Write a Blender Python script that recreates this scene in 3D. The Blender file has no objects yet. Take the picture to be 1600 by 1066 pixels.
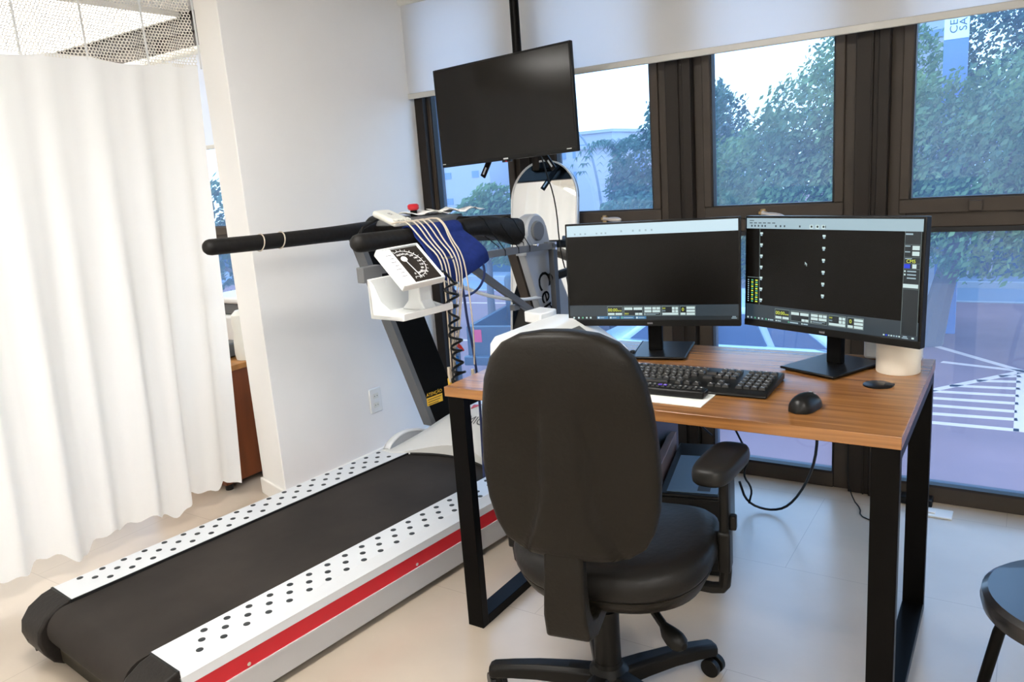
import bpy, math, random
from math import sin, cos, pi, radians as R
from mathutils import Matrix, Vector
random.seed(7)
C = bpy.context.scene.collection
S = bpy.context.scene

# ------------------------------------------------------------------ camera
YAW, PITCH, ROLL, FPX, EYE = -.5914, .2108, .0738, 1214.5, 1.3246
_f = Vector((sin(YAW)*cos(PITCH), cos(YAW)*cos(PITCH), -sin(PITCH)))
_r = Vector((cos(YAW), -sin(YAW), 0)); _d = _f.cross(_r)
_r2 = cos(ROLL)*_r + sin(ROLL)*_d; _d2 = -sin(ROLL)*_r + cos(ROLL)*_d
cd = bpy.data.cameras.new('camera'); cam = bpy.data.objects.new('camera', cd); C.objects.link(cam)
cd.sensor_width = 36; cd.lens = FPX/1600*36; cd.clip_start = .05; cd.clip_end = 300
m = Matrix.Identity(4)
for i in range(3):
    m[i][0] = _r2[i]; m[i][1] = -_d2[i]; m[i][2] = -_f[i]
m[0][3], m[1][3], m[2][3] = 0, 0, EYE
cam.matrix_world = m
S.camera = cam

# ------------------------------------------------------------------ world, exposure
SKY = 3.9
LAMP = 38.0
w = bpy.data.worlds.new('sky'); S.world = w; w.use_nodes = True
nt = w.node_tree; bg = nt.nodes['Background']
tc = nt.nodes.new('ShaderNodeTexCoord'); sep = nt.nodes.new('ShaderNodeSeparateXYZ')
rp = nt.nodes.new('ShaderNodeValToRGB')
rp.color_ramp.elements[0].position = 0.0; rp.color_ramp.elements[0].color = (.70, .87, 1.0, 1)
rp.color_ramp.elements[1].position = .45; rp.color_ramp.elements[1].color = (.42, .67, 1.0, 1)
e = rp.color_ramp.elements.new(.12); e.color = (.55, .77, 1.0, 1)
nt.links.new(tc.outputs['Generated'], sep.inputs[0]); nt.links.new(sep.outputs['Z'], rp.inputs[0])
nt.links.new(rp.outputs[0], bg.inputs[0]); bg.inputs[1].default_value = SKY
S.view_settings.view_transform = 'Standard'; S.view_settings.look = 'None'
S.view_settings.gamma = 1; S.view_settings.use_curve_mapping = False
S.view_settings.exposure = 0.0

# ------------------------------------------------------------------ materials
MATS = {}
def mat(name, col=(.8, .8, .8), rough=.5, metal=0, noise=0, scale=8, bump=0, stretch=(1, 1, 1), emit=None, estr=1,
        spec=.5, coat=0, trans=0, col2=None, detail=4):
    if name in MATS: return MATS[name]
    mt = bpy.data.materials.new(name); mt.use_nodes = True; n = mt.node_tree.nodes; l = mt.node_tree.links
    p = n['Principled BSDF']; p.inputs['Base Color'].default_value = (*col, 1)
    p.inputs['Roughness'].default_value = rough; p.inputs['Metallic'].default_value = metal
    p.inputs['Specular IOR Level'].default_value = spec; p.inputs['Coat Weight'].default_value = coat
    if emit:
        p.inputs['Emission Color'].default_value = (*emit, 1); p.inputs['Emission Strength'].default_value = estr
    if noise or bump or col2:
        t = n.new('ShaderNodeTexCoord'); mp = n.new('ShaderNodeMapping'); mp.inputs['Scale'].default_value = stretch
        nz = n.new('ShaderNodeTexNoise'); nz.inputs['Scale'].default_value = scale; nz.inputs['Detail'].default_value = detail
        l.new(t.outputs['Object'], mp.inputs[0]); l.new(mp.outputs[0], nz.inputs['Vector'])
        if noise or col2:
            rr = n.new('ShaderNodeValToRGB'); a, b = rr.color_ramp.elements
            a.position, b.position = .3, .7
            c2 = col2 or tuple(c*(1-noise) for c in col)
            a.color = (*c2, 1); b.color = (*col, 1)
            l.new(nz.outputs['Fac'], rr.inputs[0]); l.new(rr.outputs[0], p.inputs['Base Color'])
        if bump:
            bp = n.new('ShaderNodeBump'); bp.inputs['Strength'].default_value = bump; bp.inputs['Distance'].default_value = .01
            l.new(nz.outputs['Fac'], bp.inputs['Height']); l.new(bp.outputs[0], p.inputs['Normal'])
    MATS[name] = mt
    return mt
M = lambda n: MATS[n]
mat('wall_paint', (.90, .89, .87), .75, noise=.03, scale=3, bump=.02)
mat('cream_paint', (.80, .78, .72), .7, noise=.03, scale=3)
mat('ceiling_paint', (.75, .74, .71), .85)
mat('white_trim', (.82, .80, .76), .45)
mat('frame_brown', (.058, .046, .036), .5, spec=.25, noise=.15, scale=12)
mat('frame_dark', (.022, .017, .0135), .5, spec=.2)
mat('gasket', (.004, .004, .005), .6)
mat('black_metal', (.0022, .0019, .0017), .36, spec=.08)
mat('black_plastic', (.005, .0048, .0045), .33, spec=.25)
mat('matte_black', (.0022, .0021, .002), .6, spec=.1)
mat('foam', (.012, .0105, .009), .55, spec=.25, noise=.35, scale=60, bump=.15)
mat('chair_fabric', (.011, .009, .0065), .85, noise=.2, scale=250, bump=.25, spec=.1)
mat('chair_shell', (.010, .008, .0055), .45, spec=.17, noise=.15, scale=120, bump=.1)
mat('chair_plastic', (.005, .0045, .0037), .42, spec=.2)
mat('seat_leather', (.007, .006, .005), .45, spec=.25, noise=.1, scale=60, bump=.1)
mat('arm_rubber', (.012, .0115, .0105), .42, spec=.25)
mat('rail_white', (.66, .68, .70), .32, coat=.2, noise=.03, scale=5)
mat('side_silver', (.50, .50, .51), .38, metal=.25)
mat('red', (.55, .008, .02), .35)
mat('bright_line', (.80, .80, .82), .25, metal=.3)
mat('belt', (.037, .031, .027), .75, spec=.15, noise=.42, scale=4, bump=.1, detail=8)
mat('belt_edge', (.004, .004, .004), .6)
mat('cap_black', (.016, .013, .011), .5, spec=.2, noise=.2, scale=80, bump=.1)
mat('olive_black', (.030, .024, .012), .6)
mat('hood_white', (.66, .66, .64), .35)
mat('grey_metal', (.36, .38, .41), .42, metal=.2)
mat('mid_grey', (.13, .135, .14), .45, metal=.2)
mat('steel_dark', (.085, .088, .095), .4, metal=.5)
mat('navy', (.012, .028, .16), .85, noise=.25, scale=40, bump=.3, spec=.2)
mat('navy_rubber', (.010, .025, .11), .4)
mat('beige_wire', (.60, .52, .42), .5)
mat('white_plastic', (.78, .79, .78), .35)
mat('ivory_plastic', (.74, .74, .68), .4)
mat('yellow', (.85, .50, .03), .5)
mat('blue_clip', (.02, .15, .5), .4)
mat('red_clip', (.6, .03, .03), .4)
mat('wood_side', (.20, .055, .015), .45, noise=.35, scale=3, stretch=(6, 6, .7))
mat('wood_lit', (.45, .20, .05), .5, noise=.3, scale=4, stretch=(1, 8, 8))
mat('wood_board', (.16, .075, .05), .5, noise=.3, scale=6, stretch=(6, 1, 6))
mat('paper', (.86, .86, .84), .7)
mat('paper_cream', (.80, .74, .63), .7)
mat('keycap', (.020, .019, .018), .4)
mat('legend', (.75, .75, .75), .5)
mat('purple', (.09, .04, .45), .5)
mat('brass', (.40, .27, .12), .4, metal=.6)
mat('lever', (.55, .50, .46), .3, metal=.4)
mat('chrome', (.8, .8, .8), .12, metal=1)
mat('grey_mark', (.16, .16, .17), .5)
mat('dot_black', (.018, .022, .024), .6)
mat('mirror_glass', (.92, .93, .92), .02, metal=1)
mat('ui_white', (.0, .0, .0), .3, emit=(.62, .82, .92), estr=.95)
mat('ui_white2', (.0, .0, .0), .3, emit=(.50, .70, .80), estr=.72)
mat('ui_pale', (.0, .0, .0), .3, emit=(.75, .95, .95), estr=.8)
mat('ui_grey', (.0, .0, .0), .3, emit=(.028, .045, .06), estr=1)
mat('ui_dark', (.0, .0, .0), .3, emit=(.012, .020, .026), estr=1)
mat('ui_frame', (.0, .0, .0), .3, emit=(.16, .22, .22), estr=1)
mat('ui_yellow', (.0, .0, .0), .3, emit=(.75, .85, .08), estr=1)
mat('ui_green', (.0, .0, .0), .3, emit=(.10, .45, .25), estr=1)
mat('ui_blue', (.0, .0, .0), .3, emit=(.01, .05, .75), estr=1)
mat('ui_teal', (.0, .0, .0), .3, emit=(.05, .20, .40), estr=1)
mat('screen', (.003, .0025, .002), .25, spec=.18)
mat('screen_tv', (.004, .003, .002), .12, spec=.3)
mat('lamp_diffuser', (.9, .9, .9), .5, emit=(1.0, .975, .925), estr=LAMP)
mat('ceiling_glow', (.9, .9, .9), .5, emit=(1.0, .97, .92), estr=4.5)
mat('asphalt', (.31, .15, .14), .85, noise=.25, scale=.8, detail=8)
mat('road_line', (.80, .52, .40), .8)
mat('kerb', (.42, .40, .40), .8)
mat('pavement', (.22, .25, .30), .85)
mat('fence_blue', (.03, .08, .13), .7)
mat('facade', (.46, .47, .52), .8)
mat('facade_window', (.18, .28, .42), .3)
mat('bark', (.16, .13, .12), .9)
mat('lamp_post_grey', (.20, .24, .30), .5)
mat('sign_white', (.80, .86, .88), .5)
mat('sign_blue', (.14, .24, .50), .5)
mat('sign_text', (.06, .10, .17), .6)
mat('car_white', (.55, .68, .80), .25, coat=.5)
mat('car_glass', (.05, .09, .18), .1)
mat('truck_paint', (.02, .04, .06), .3, coat=.4)
mat('truck_red', (.65, .02, .08), .4)
mat('tyre', (.02, .02, .02), .8)

def leaf_mat(name, c1, c2):
    mt = bpy.data.materials.new(name); mt.use_nodes = True; n = mt.node_tree.nodes; l = mt.node_tree.links
    p = n['Principled BSDF']; p.inputs['Roughness'].default_value = .55
    t = n.new('ShaderNodeTexCoord'); nz = n.new('ShaderNodeTexNoise'); nz.inputs['Scale'].default_value = 1.6; nz.inputs['Detail'].default_value = 6
    rr = n.new('ShaderNodeValToRGB'); a, b = rr.color_ramp.elements; a.position, b.position = .35, .65
    a.color = (*c1, 1); b.color = (*c2, 1)
    l.new(t.outputs['Object'], nz.inputs['Vector']); l.new(nz.outputs['Fac'], rr.inputs[0]); l.new(rr.outputs[0], p.inputs['Base Color'])
    tr = n.new('ShaderNodeBsdfTranslucent'); l.new(rr.outputs[0], tr.inputs[0])
    mx = n.new('ShaderNodeMixShader'); mx.inputs[0].default_value = .3
    l.new(p.outputs[0], mx.inputs[1]); l.new(tr.outputs[0], mx.inputs[2]); l.new(mx.outputs[0], n['Material Output'].inputs[0])
    MATS[name] = mt
leaf_mat('leaf', (.08, .15, .07), (.22, .33, .12))
leaf_mat('leaf_dark', (.04, .10, .08), (.10, .20, .12))
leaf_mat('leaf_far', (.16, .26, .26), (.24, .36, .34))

def glass_mat():
    mt = bpy.data.materials.new('window_glass'); mt.use_nodes = True; n = mt.node_tree.nodes; l = mt.node_tree.links
    n.remove(n['Principled BSDF'])
    tr = n.new('ShaderNodeBsdfTransparent'); tr.inputs[0].default_value = (.86, .93, 1, 1)
    gl = n.new('ShaderNodeBsdfGlossy'); gl.inputs['Roughness'].default_value = .02
    hz = n.new('ShaderNodeBsdfTranslucent'); hz.inputs[0].default_value = (.45, .62, .95, 1)
    lw = n.new('ShaderNodeLayerWeight'); lw.inputs['Blend'].default_value = .5
    pw = n.new('ShaderNodeMath'); pw.operation = 'POWER'; pw.inputs[1].default_value = 4.5; l.new(lw.outputs['Facing'], pw.inputs[0])
    fr = n.new('ShaderNodeMath'); fr.operation = 'MULTIPLY_ADD'; fr.inputs[1].default_value = .7; fr.inputs[2].default_value = .03; l.new(pw.outputs[0], fr.inputs[0])
    m1 = n.new('ShaderNodeMixShader'); m2 = n.new('ShaderNodeMixShader')
    # bluish haze over the view, put into the panes as a blotchy dust film
    t = n.new('ShaderNodeTexCoord'); nz = n.new('ShaderNodeTexNoise'); nz.inputs['Scale'].default_value = 3; nz.inputs['Detail'].default_value = 6
    mr = n.new('ShaderNodeMapRange'); mr.inputs['To Min'].default_value = .045; mr.inputs['To Max'].default_value = .11
    l.new(t.outputs['Object'], nz.inputs['Vector']); l.new(nz.outputs['Fac'], mr.inputs['Value'])
    l.new(mr.outputs[0], m1.inputs[0]); l.new(tr.outputs[0], m1.inputs[1]); l.new(hz.outputs[0], m1.inputs[2])
    l.new(fr.outputs[0], m2.inputs[0]); l.new(m1.outputs[0], m2.inputs[1]); l.new(gl.outputs[0], m2.inputs[2])
    l.new(m2.outputs[0], n['Material Output'].inputs[0]); MATS['window_glass'] = mt
glass_mat()

def cloth_mat(name, col, tcol, fac, spec=0):
    mt = bpy.data.materials.new(name); mt.use_nodes = True; n = mt.node_tree.nodes; l = mt.node_tree.links
    p = n['Principled BSDF']; p.inputs['Base Color'].default_value = (*col, 1); p.inputs['Roughness'].default_value = .8 if not spec else .35
    p.inputs['Specular IOR Level'].default_value = .2 + spec
    tr = n.new('ShaderNodeBsdfTranslucent'); tr.inputs[0].default_value = (*tcol, 1)
    mx = n.new('ShaderNodeMixShader'); mx.inputs[0].default_value = fac
    l.new(p.outputs[0], mx.inputs[1]); l.new(tr.outputs[0], mx.inputs[2]); l.new(mx.outputs[0], n['Material Output'].inputs[0])
    MATS[name] = mt
cloth_mat('curtain_cloth', (.88, .89, .89), (.88, .89, .89), .3)
cloth_mat('blind_cloth', (.90, .89, .87), (.92, .92, .93), .55)

def net_mat():
    mt = bpy.data.materials.new('curtain_net'); mt.use_nodes = True; n = mt.node_tree.nodes; l = mt.node_tree.links
    p = n['Principled BSDF']; p.inputs['Base Color'].default_value = (.80, .77, .70, 1); p.inputs['Roughness'].default_value = .8
    t = n.new('ShaderNodeTexCoord'); sp = n.new('ShaderNodeSeparateXYZ'); l.new(t.outputs['Object'], sp.inputs[0])
    def math(op, a, b=None):
        q = n.new('ShaderNodeMath'); q.operation = op
        for i, v in enumerate((a, b)):
            if v is None: continue
            if isinstance(v, (int, float)): q.inputs[i].default_value = v
            else: l.new(v, q.inputs[i])
        return q.outputs[0]
    P = .0125
    def dots(oy, oz):                       # round holes on a rectangular lattice
        a = math('SUBTRACT', math('FRACT', math('ADD', math('DIVIDE', sp.outputs['Y'], P), oy)), .5)
        b = math('MULTIPLY', math('SUBTRACT', math('FRACT', math('ADD', math('DIVIDE', sp.outputs['Z'], P*1.732), oz)), .5), 1.732)
        return math('SQRT', math('ADD', math('MULTIPLY', a, a), math('MULTIPLY', b, b)))
    d = math('MINIMUM', dots(0, 0), dots(.5, .5))
    hole = math('LESS_THAN', d, .36)
    tr = n.new('ShaderNodeBsdfTransparent'); mx = n.new('ShaderNodeMixShader')
    l.new(hole, mx.inputs[0]); l.new(p.outputs[0], mx.inputs[1]); l.new(tr.outputs[0], mx.inputs[2])
    l.new(mx.outputs[0], n['Material Output'].inputs[0]); MATS['curtain_net'] = mt
net_mat()

def floor_mat():
    mt = bpy.data.materials.new('floor_vinyl'); mt.use_nodes = True; n = mt.node_tree.nodes; l = mt.node_tree.links
    p = n['Principled BSDF']; p.inputs['Roughness'].default_value = .30; p.inputs['Specular IOR Level'].default_value = 1.0
    t = n.new('ShaderNodeTexCoord'); nz = n.new('ShaderNodeTexNoise'); nz.inputs['Scale'].default_value = 2.2; nz.inputs['Detail'].default_value = 10
    rr = n.new('ShaderNodeValToRGB'); a, b = rr.color_ramp.elements; a.position, b.position = .3, .72
    a.color = (.42, .35, .275, 1); b.color = (.55, .465, .375, 1)
    l.new(t.outputs['Object'], nz.inputs['Vector']); l.new(nz.outputs['Fac'], rr.inputs[0])
    br = n.new('ShaderNodeTexBrick'); br.inputs['Scale'].default_value = 1; br.offset = .5
    br.inputs['Brick Width'].default_value = 1.2; br.inputs['Row Height'].default_value = .6
    br.inputs['Mortar Size'].default_value = .0012; br.inputs['Color1'].default_value = (1, 1, 1, 1); br.inputs['Color2'].default_value = (1, 1, 1, 1)
    br.inputs['Mortar'].default_value = (.72, .70, .68, 1)
    l.new(t.outputs['Object'], br.inputs['Vector'])
    mx = n.new('ShaderNodeMixRGB'); mx.blend_type = 'MULTIPLY'; mx.inputs[0].default_value = 1
    l.new(rr.outputs[0], mx.inputs[1]); l.new(br.outputs[0], mx.inputs[2]); l.new(mx.outputs[0], p.inputs['Base Color'])
    n2 = n.new('ShaderNodeTexNoise'); n2.inputs['Scale'].default_value = 9; l.new(t.outputs['Object'], n2.inputs['Vector'])
    bp = n.new('ShaderNodeBump'); bp.inputs['Strength'].default_value = .05; bp.inputs['Distance'].default_value = .01
    l.new(n2.outputs['Fac'], bp.inputs['Height']); l.new(bp.outputs[0], p.inputs['Normal'])
    MATS['floor_vinyl'] = mt
floor_mat()

def wood_mat():
    mt = bpy.data.materials.new('desk_wood'); mt.use_nodes = True; n = mt.node_tree.nodes; l = mt.node_tree.links
    p = n['Principled BSDF']; p.inputs['Roughness'].default_value = .27; p.inputs['Specular IOR Level'].default_value = .75
    t = n.new('ShaderNodeTexCoord'); mp = n.new('ShaderNodeMapping'); mp.inputs['Scale'].default_value = (1.1, 26, 26)
    nz = n.new('ShaderNodeTexNoise'); nz.inputs['Scale'].default_value = 2.2; nz.inputs['Detail'].default_value = 9; nz.inputs['Distortion'].default_value = .5
    rr = n.new('ShaderNodeValToRGB'); a, b = rr.color_ramp.elements; a.position, b.position = .32, .68
    a.color = (.19, .075, .021, 1); b.color = (.36, .160, .045, 1); e = rr.color_ramp.elements.new(.5); e.color = (.28, .118, .033, 1)
    l.new(t.outputs['Object'], mp.inputs[0]); l.new(mp.outputs[0], nz.inputs['Vector']); l.new(nz.outputs['Fac'], rr.inputs[0])
    l.new(rr.outputs[0], p.inputs['Base Color'])
    MATS['desk_wood'] = mt
wood_mat()

# ------------------------------------------------------------------ helpers
def props(o, label=None, cat=None, group=None, kind=None):
    if label: o['label'] = label
    if cat: o['category'] = cat
    if group: o['group'] = group
    if kind: o['kind'] = kind
    return o
def thing(name, label, cat, loc=(0, 0, 0), rz=0, group=None):
    o = bpy.data.objects.new(name, None); C.objects.link(o); o.location = loc; o.rotation_euler = (0, 0, rz)
    o.empty_display_size = .05
    return props(o, label, cat, group)
def winv(o):
    if o is None: return Matrix.Identity(4)
    mw = Matrix.Translation(o.location) @ Matrix.Rotation(o.rotation_euler[2], 4, 'Z')
    if o.parent is not None: mw = winv(o.parent).inverted() @ mw
    return mw.inverted()
def copy_tree(o, parent=None):
    c = o.copy(); C.objects.link(c)
    if parent is not None: c.parent = parent
    for ch in [x for x in bpy.data.objects if x.parent is o]:
        copy_tree(ch, c)
    return c

class MB:
    def __init__(s): s.v = []; s.f = []; s.m = []
    def add(s, vs, fs, mi=0):
        k = len(s.v); s.v += [tuple(v) for v in vs]; s.f += [tuple(k+i for i in f) for f in fs]; s.m += [mi]*len(fs); return s
    def box(s, a, b, mi=0, X=None):
        x0, y0, z0 = [min(p, q) for p, q in zip(a, b)]; x1, y1, z1 = [max(p, q) for p, q in zip(a, b)]
        vs = [Vector(p) for p in [(x0, y0, z0), (x1, y0, z0), (x1, y1, z0), (x0, y1, z0), (x0, y0, z1), (x1, y0, z1), (x1, y1, z1), (x0, y1, z1)]]
        if X is not None: vs = [X @ v for v in vs]
        return s.add(vs, [(0, 3, 2, 1), (4, 5, 6, 7), (0, 1, 5, 4), (1, 2, 6, 5), (2, 3, 7, 6), (3, 0, 4, 7)], mi)
    def quad(s, a, b, c, d, mi=0): return s.add([a, b, c, d], [(0, 1, 2, 3)], mi)
    def prism(s, poly, h0, h1, axis='z', mi=0, X=None):
        # poly is (a,b): axis z -> (x,y); axis x -> (y,z); axis y -> (x,z)
        def P(a, b, h): return Vector({'z': (a, b, h), 'x': (h, a, b), 'y': (a, h, b)}[axis])
        n = len(poly); vs = [P(a, b, h0) for a, b in poly] + [P(a, b, h1) for a, b in poly]
        if X is not None: vs = [X @ v for v in vs]
        fs = [tuple(range(n-1, -1, -1)), tuple(range(n, 2*n))] + [(i, (i+1) % n, n+(i+1) % n, n+i) for i in range(n)]
        return s.add(vs, fs, mi)
    def cyl(s, p0, p1, r0, r1=None, n=20, mi=0):
        r1 = r0 if r1 is None else r1
        p0, p1 = Vector(p0), Vector(p1); d = (p1-p0).normalized(); u = d.orthogonal().normalized(); v = d.cross(u)
        vs = [p0 + (u*cos(2*pi*i/n)+v*sin(2*pi*i/n))*r0 for i in range(n)] + [p1 + (u*cos(2*pi*i/n)+v*sin(2*pi*i/n))*r1 for i in range(n)]
        return s.add(vs, [tuple(range(n-1, -1, -1)), tuple(range(n, 2*n))] + [(i, (i+1) % n, n+(i+1) % n, n+i) for i in range(n)], mi)
    def lathe(s, prof, c=(0, 0, 0), n=32, mi=0, axis='z', sy=1):
        # prof: list of (r, h)
        vs = []
        for r, h in prof:
            for i in range(n):
                a = 2*pi*i/n; x, y = r*cos(a), r*sin(a)*sy
                q = {'z': (x, y, h), 'x': (h, x, y), 'y': (x, h, y)}[axis]
                vs.append((c[0]+q[0], c[1]+q[1], c[2]+q[2]))
        fs = [(j*n+i, j*n+(i+1) % n, (j+1)*n+(i+1) % n, (j+1)*n+i) for j in range(len(prof)-1) for i in range(n)]
        fs += [tuple(range(n-1, -1, -1)), tuple(range((len(prof)-1)*n, len(prof)*n))]
        return s.add(vs, fs, mi)
    def tube(s, path, r, n=10, mi=0, caps=True, smooth=0, sec=None):
        pts = [Vector(p) for p in path]
        rs = list(r) if isinstance(r, (list, tuple)) else [r]*len(pts)
        for _ in range(smooth):
            np_, nr = [pts[0]], [rs[0]]
            for i in range(len(pts)-1):
                np_ += [pts[i]*.75+pts[i+1]*.25, pts[i]*.25+pts[i+1]*.75]; nr += [rs[i]*.75+rs[i+1]*.25, rs[i]*.25+rs[i+1]*.75]
            np_.append(pts[-1]); nr.append(rs[-1]); pts, rs = np_, nr
        k = len(s.v); u = None; N = len(pts); vs = []
        for i, p in enumerate(pts):
            d = (pts[min(i+1, N-1)]-pts[max(i-1, 0)]).normalized()
            if u is None: u = d.orthogonal().normalized() if sec is None else (Vector(sec) - d*Vector(sec).dot(d)).normalized()
            else: u = (u - d*u.dot(d)).normalized()
            v = d.cross(u)
            for j in range(n):
                a = 2*pi*j/n; vs.append(p + (u*cos(a)+v*sin(a))*rs[i])
        fs = [(i*n+j, i*n+(j+1) % n, (i+1)*n+(j+1) % n, (i+1)*n+j) for i in range(N-1) for j in range(n)]
        if caps: fs += [tuple(range(n-1, -1, -1)), tuple(range((N-1)*n, N*n))]
        return s.add(vs, fs, mi)
    def capsule_ends(s, path, r, n=16, mi=0, smooth=2):
        # tube with rounded ends
        pts = [Vector(p) for p in path]; rs = list(r) if isinstance(r, (list, tuple)) else [r]*len(pts)
        d0 = (pts[0]-pts[1]).normalized(); d1 = (pts[-1]-pts[-2]).normalized()
        for _ in range(smooth):
            a, b = [pts[0]], [rs[0]]
            for i in range(len(pts)-1):
                a += [pts[i]*.75+pts[i+1]*.25, pts[i]*.25+pts[i+1]*.75]; b += [rs[i]*.75+rs[i+1]*.25, rs[i]*.25+rs[i+1]*.75]
            a.append(pts[-1]); b.append(rs[-1]); pts, rs = a, b
        h0 = [(pts[0]+d0*rs[0]*sin(t), rs[0]*max(cos(t), .02)) for t in (pi/2, 1.25, .9, .45)]
        h1 = [(pts[-1]+d1*rs[-1]*sin(t), rs[-1]*max(cos(t), .02)) for t in (.45, .9, 1.25, pi/2)]
        pp = [q[0] for q in h0]+pts+[q[0] for q in h1]; rr = [q[1] for q in h0]+rs+[q[1] for q in h1]
        return s.tube(pp, rr, n, mi)
    def grid(s, rows, mi=0, wrap=False, flip=False):
        n = len(rows[0]); vs = [p for r in rows for p in r]; fs = []
        for i in range(len(rows)-1):
            for j in range(n if wrap else n-1):
                f = (i*n+j, i*n+(j+1) % n, (i+1)*n+(j+1) % n, (i+1)*n+j); fs.append(f[::-1] if flip else f)
        return s.add(vs, fs, mi)
    def loft(s, rings, mi=0):
        n = len(rings[0]); s.grid(rings, mi, True); k = len(s.v)-n*len(rings)
        s.f.append(tuple(range(k+n-1, k-1, -1))); s.m.append(mi)
        s.f.append(tuple(range(k+n*(len(rings)-1), k+n*len(rings)))); s.m.append(mi)
        return s
    def xf(s, X): s.v = [tuple(X @ Vector(v)) for v in s.v]; return s
    def build(s, name, mats, parent=None, bevel=0, smooth=None, world=False, sub=0, solid=0, seg=2):
        me = bpy.data.meshes.new(name)
        vs = s.v
        if world and parent is not None:
            W = winv(parent); vs = [tuple(W @ Vector(v)) for v in vs]
        me.from_pydata(vs, [], s.f); me.update()
        for mm in (mats if isinstance(mats, (list, tuple)) else [mats]): me.materials.append(MATS[mm])
        for p, i in zip(me.polygons, s.m): p.material_index = i
        import bmesh
        b = bmesh.new(); b.from_mesh(me)
        if len(s.f) < 20000: bmesh.ops.recalc_face_normals(b, faces=b.faces)
        b.to_mesh(me); b.free()
        if smooth is None: smooth = 35
        if smooth:
            for p in me.polygons: p.use_smooth = True
            try: me.set_sharp_from_angle(angle=R(smooth))
            except Exception: pass
        o = bpy.data.objects.new(name, me); C.objects.link(o)
        if parent is not None: o.parent = parent
        if solid:
            q = o.modifiers.new('solid', 'SOLIDIFY'); q.thickness = solid; q.offset = 0
        if bevel:
            q = o.modifiers.new('bevel', 'BEVEL'); q.width = bevel; q.segments = seg; q.limit_method = 'ANGLE'; q.angle_limit = R(40)
        if sub:
            q = o.modifiers.new('sub', 'SUBSURF'); q.levels = q.render_levels = sub
        return o
def struct(name, mb, mats, **k): return props(mb.build(name, mats, **k), kind='structure')
def text_mb(txt, size, X, mi=0, mb=None, depth=.0004, stretch=1, fn=None):
    cu = bpy.data.curves.new('t', 'FONT'); cu.body = txt; cu.size = size; cu.align_x = 'CENTER'; cu.align_y = 'CENTER'
    cu.extrude = depth; cu.resolution_u = 3
    ob = bpy.data.objects.new('t', cu); C.objects.link(ob)
    dg = bpy.context.evaluated_depsgraph_get(); me = bpy.data.meshes.new_from_object(ob.evaluated_get(dg))
    mb = mb or MB()
    vs = [Vector((v.co.x*stretch, v.co.y, v.co.z)) for v in me.vertices]
    vs = [fn(v) if fn else X @ v for v in vs]
    mb.add(vs, [tuple(p.vertices) for p in me.polygons], mi)
    bpy.data.objects.remove(ob); bpy.data.curves.remove(cu); bpy.data.meshes.remove(me)
    return mb
def axes(o, x, y, z):
    X = Matrix.Identity(4)
    for i in range(3): X[i][0], X[i][1], X[i][2], X[i][3] = x[i], y[i], z[i], o[i]
    return X

# ------------------------------------------------------------------ room shell
FX0, FX1, FY0, FY1, CZ = -6.6, 2.6, -2.6, 3.22, 2.40
struct('floor', MB().box((FX0, FY0, -.12), (FX1, 3.235, 0)), 'floor_vinyl', smooth=0)
struct('ceiling', MB().box((FX0, FY0, CZ), (FX1, 3.235, CZ+.1)), 'ceiling_paint', smooth=0)
struct('wall_back', MB().box((FX0, FY0-.1, 0), (FX1, FY0, CZ)), 'wall_paint', smooth=0)
struct('wall_right', MB().box((FX1, FY0, 0), (FX1+.1, FY1, CZ)), 'wall_paint', smooth=0)
struct('wall_left', MB().box((FX0-.1, FY0, 0), (FX0, FY1, CZ)), 'cream_paint', smooth=0)
# the wing wall the treadmill stands along
WW = [(-2.822, 2.108), (-2.592, 2.04), (-2.547, 2.97), (-2.538, 3.235), (-2.80, 3.235)]
struct('wall_wing', MB().prism(WW, 0, CZ), 'wall_paint', smooth=0, bevel=.004)
bb = MB()
def bboard(p, q, t=.014, h=.075):
    p, q = Vector((*p, 0)), Vector((*q, 0)); d = (q-p).normalized(); nrm = Vector((d.y, -d.x, 0))
    vs = [p, q, q+nrm*t, p+nrm*t]
    bb.add([tuple(v) for v in vs]+[(v.x, v.y, h) for v in vs], [(0, 1, 2, 3), (4, 5, 6, 7), (0, 1, 5, 4), (1, 2, 6, 5), (2, 3, 7, 6), (3, 0, 4, 7)])
bboard((-2.822, 2.108), (-2.592, 2.04)); bboard((-2.592, 2.04-.014), (-2.544, 3.09))
struct('baseboard_wing', bb, 'white_trim', bevel=.004)

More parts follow.
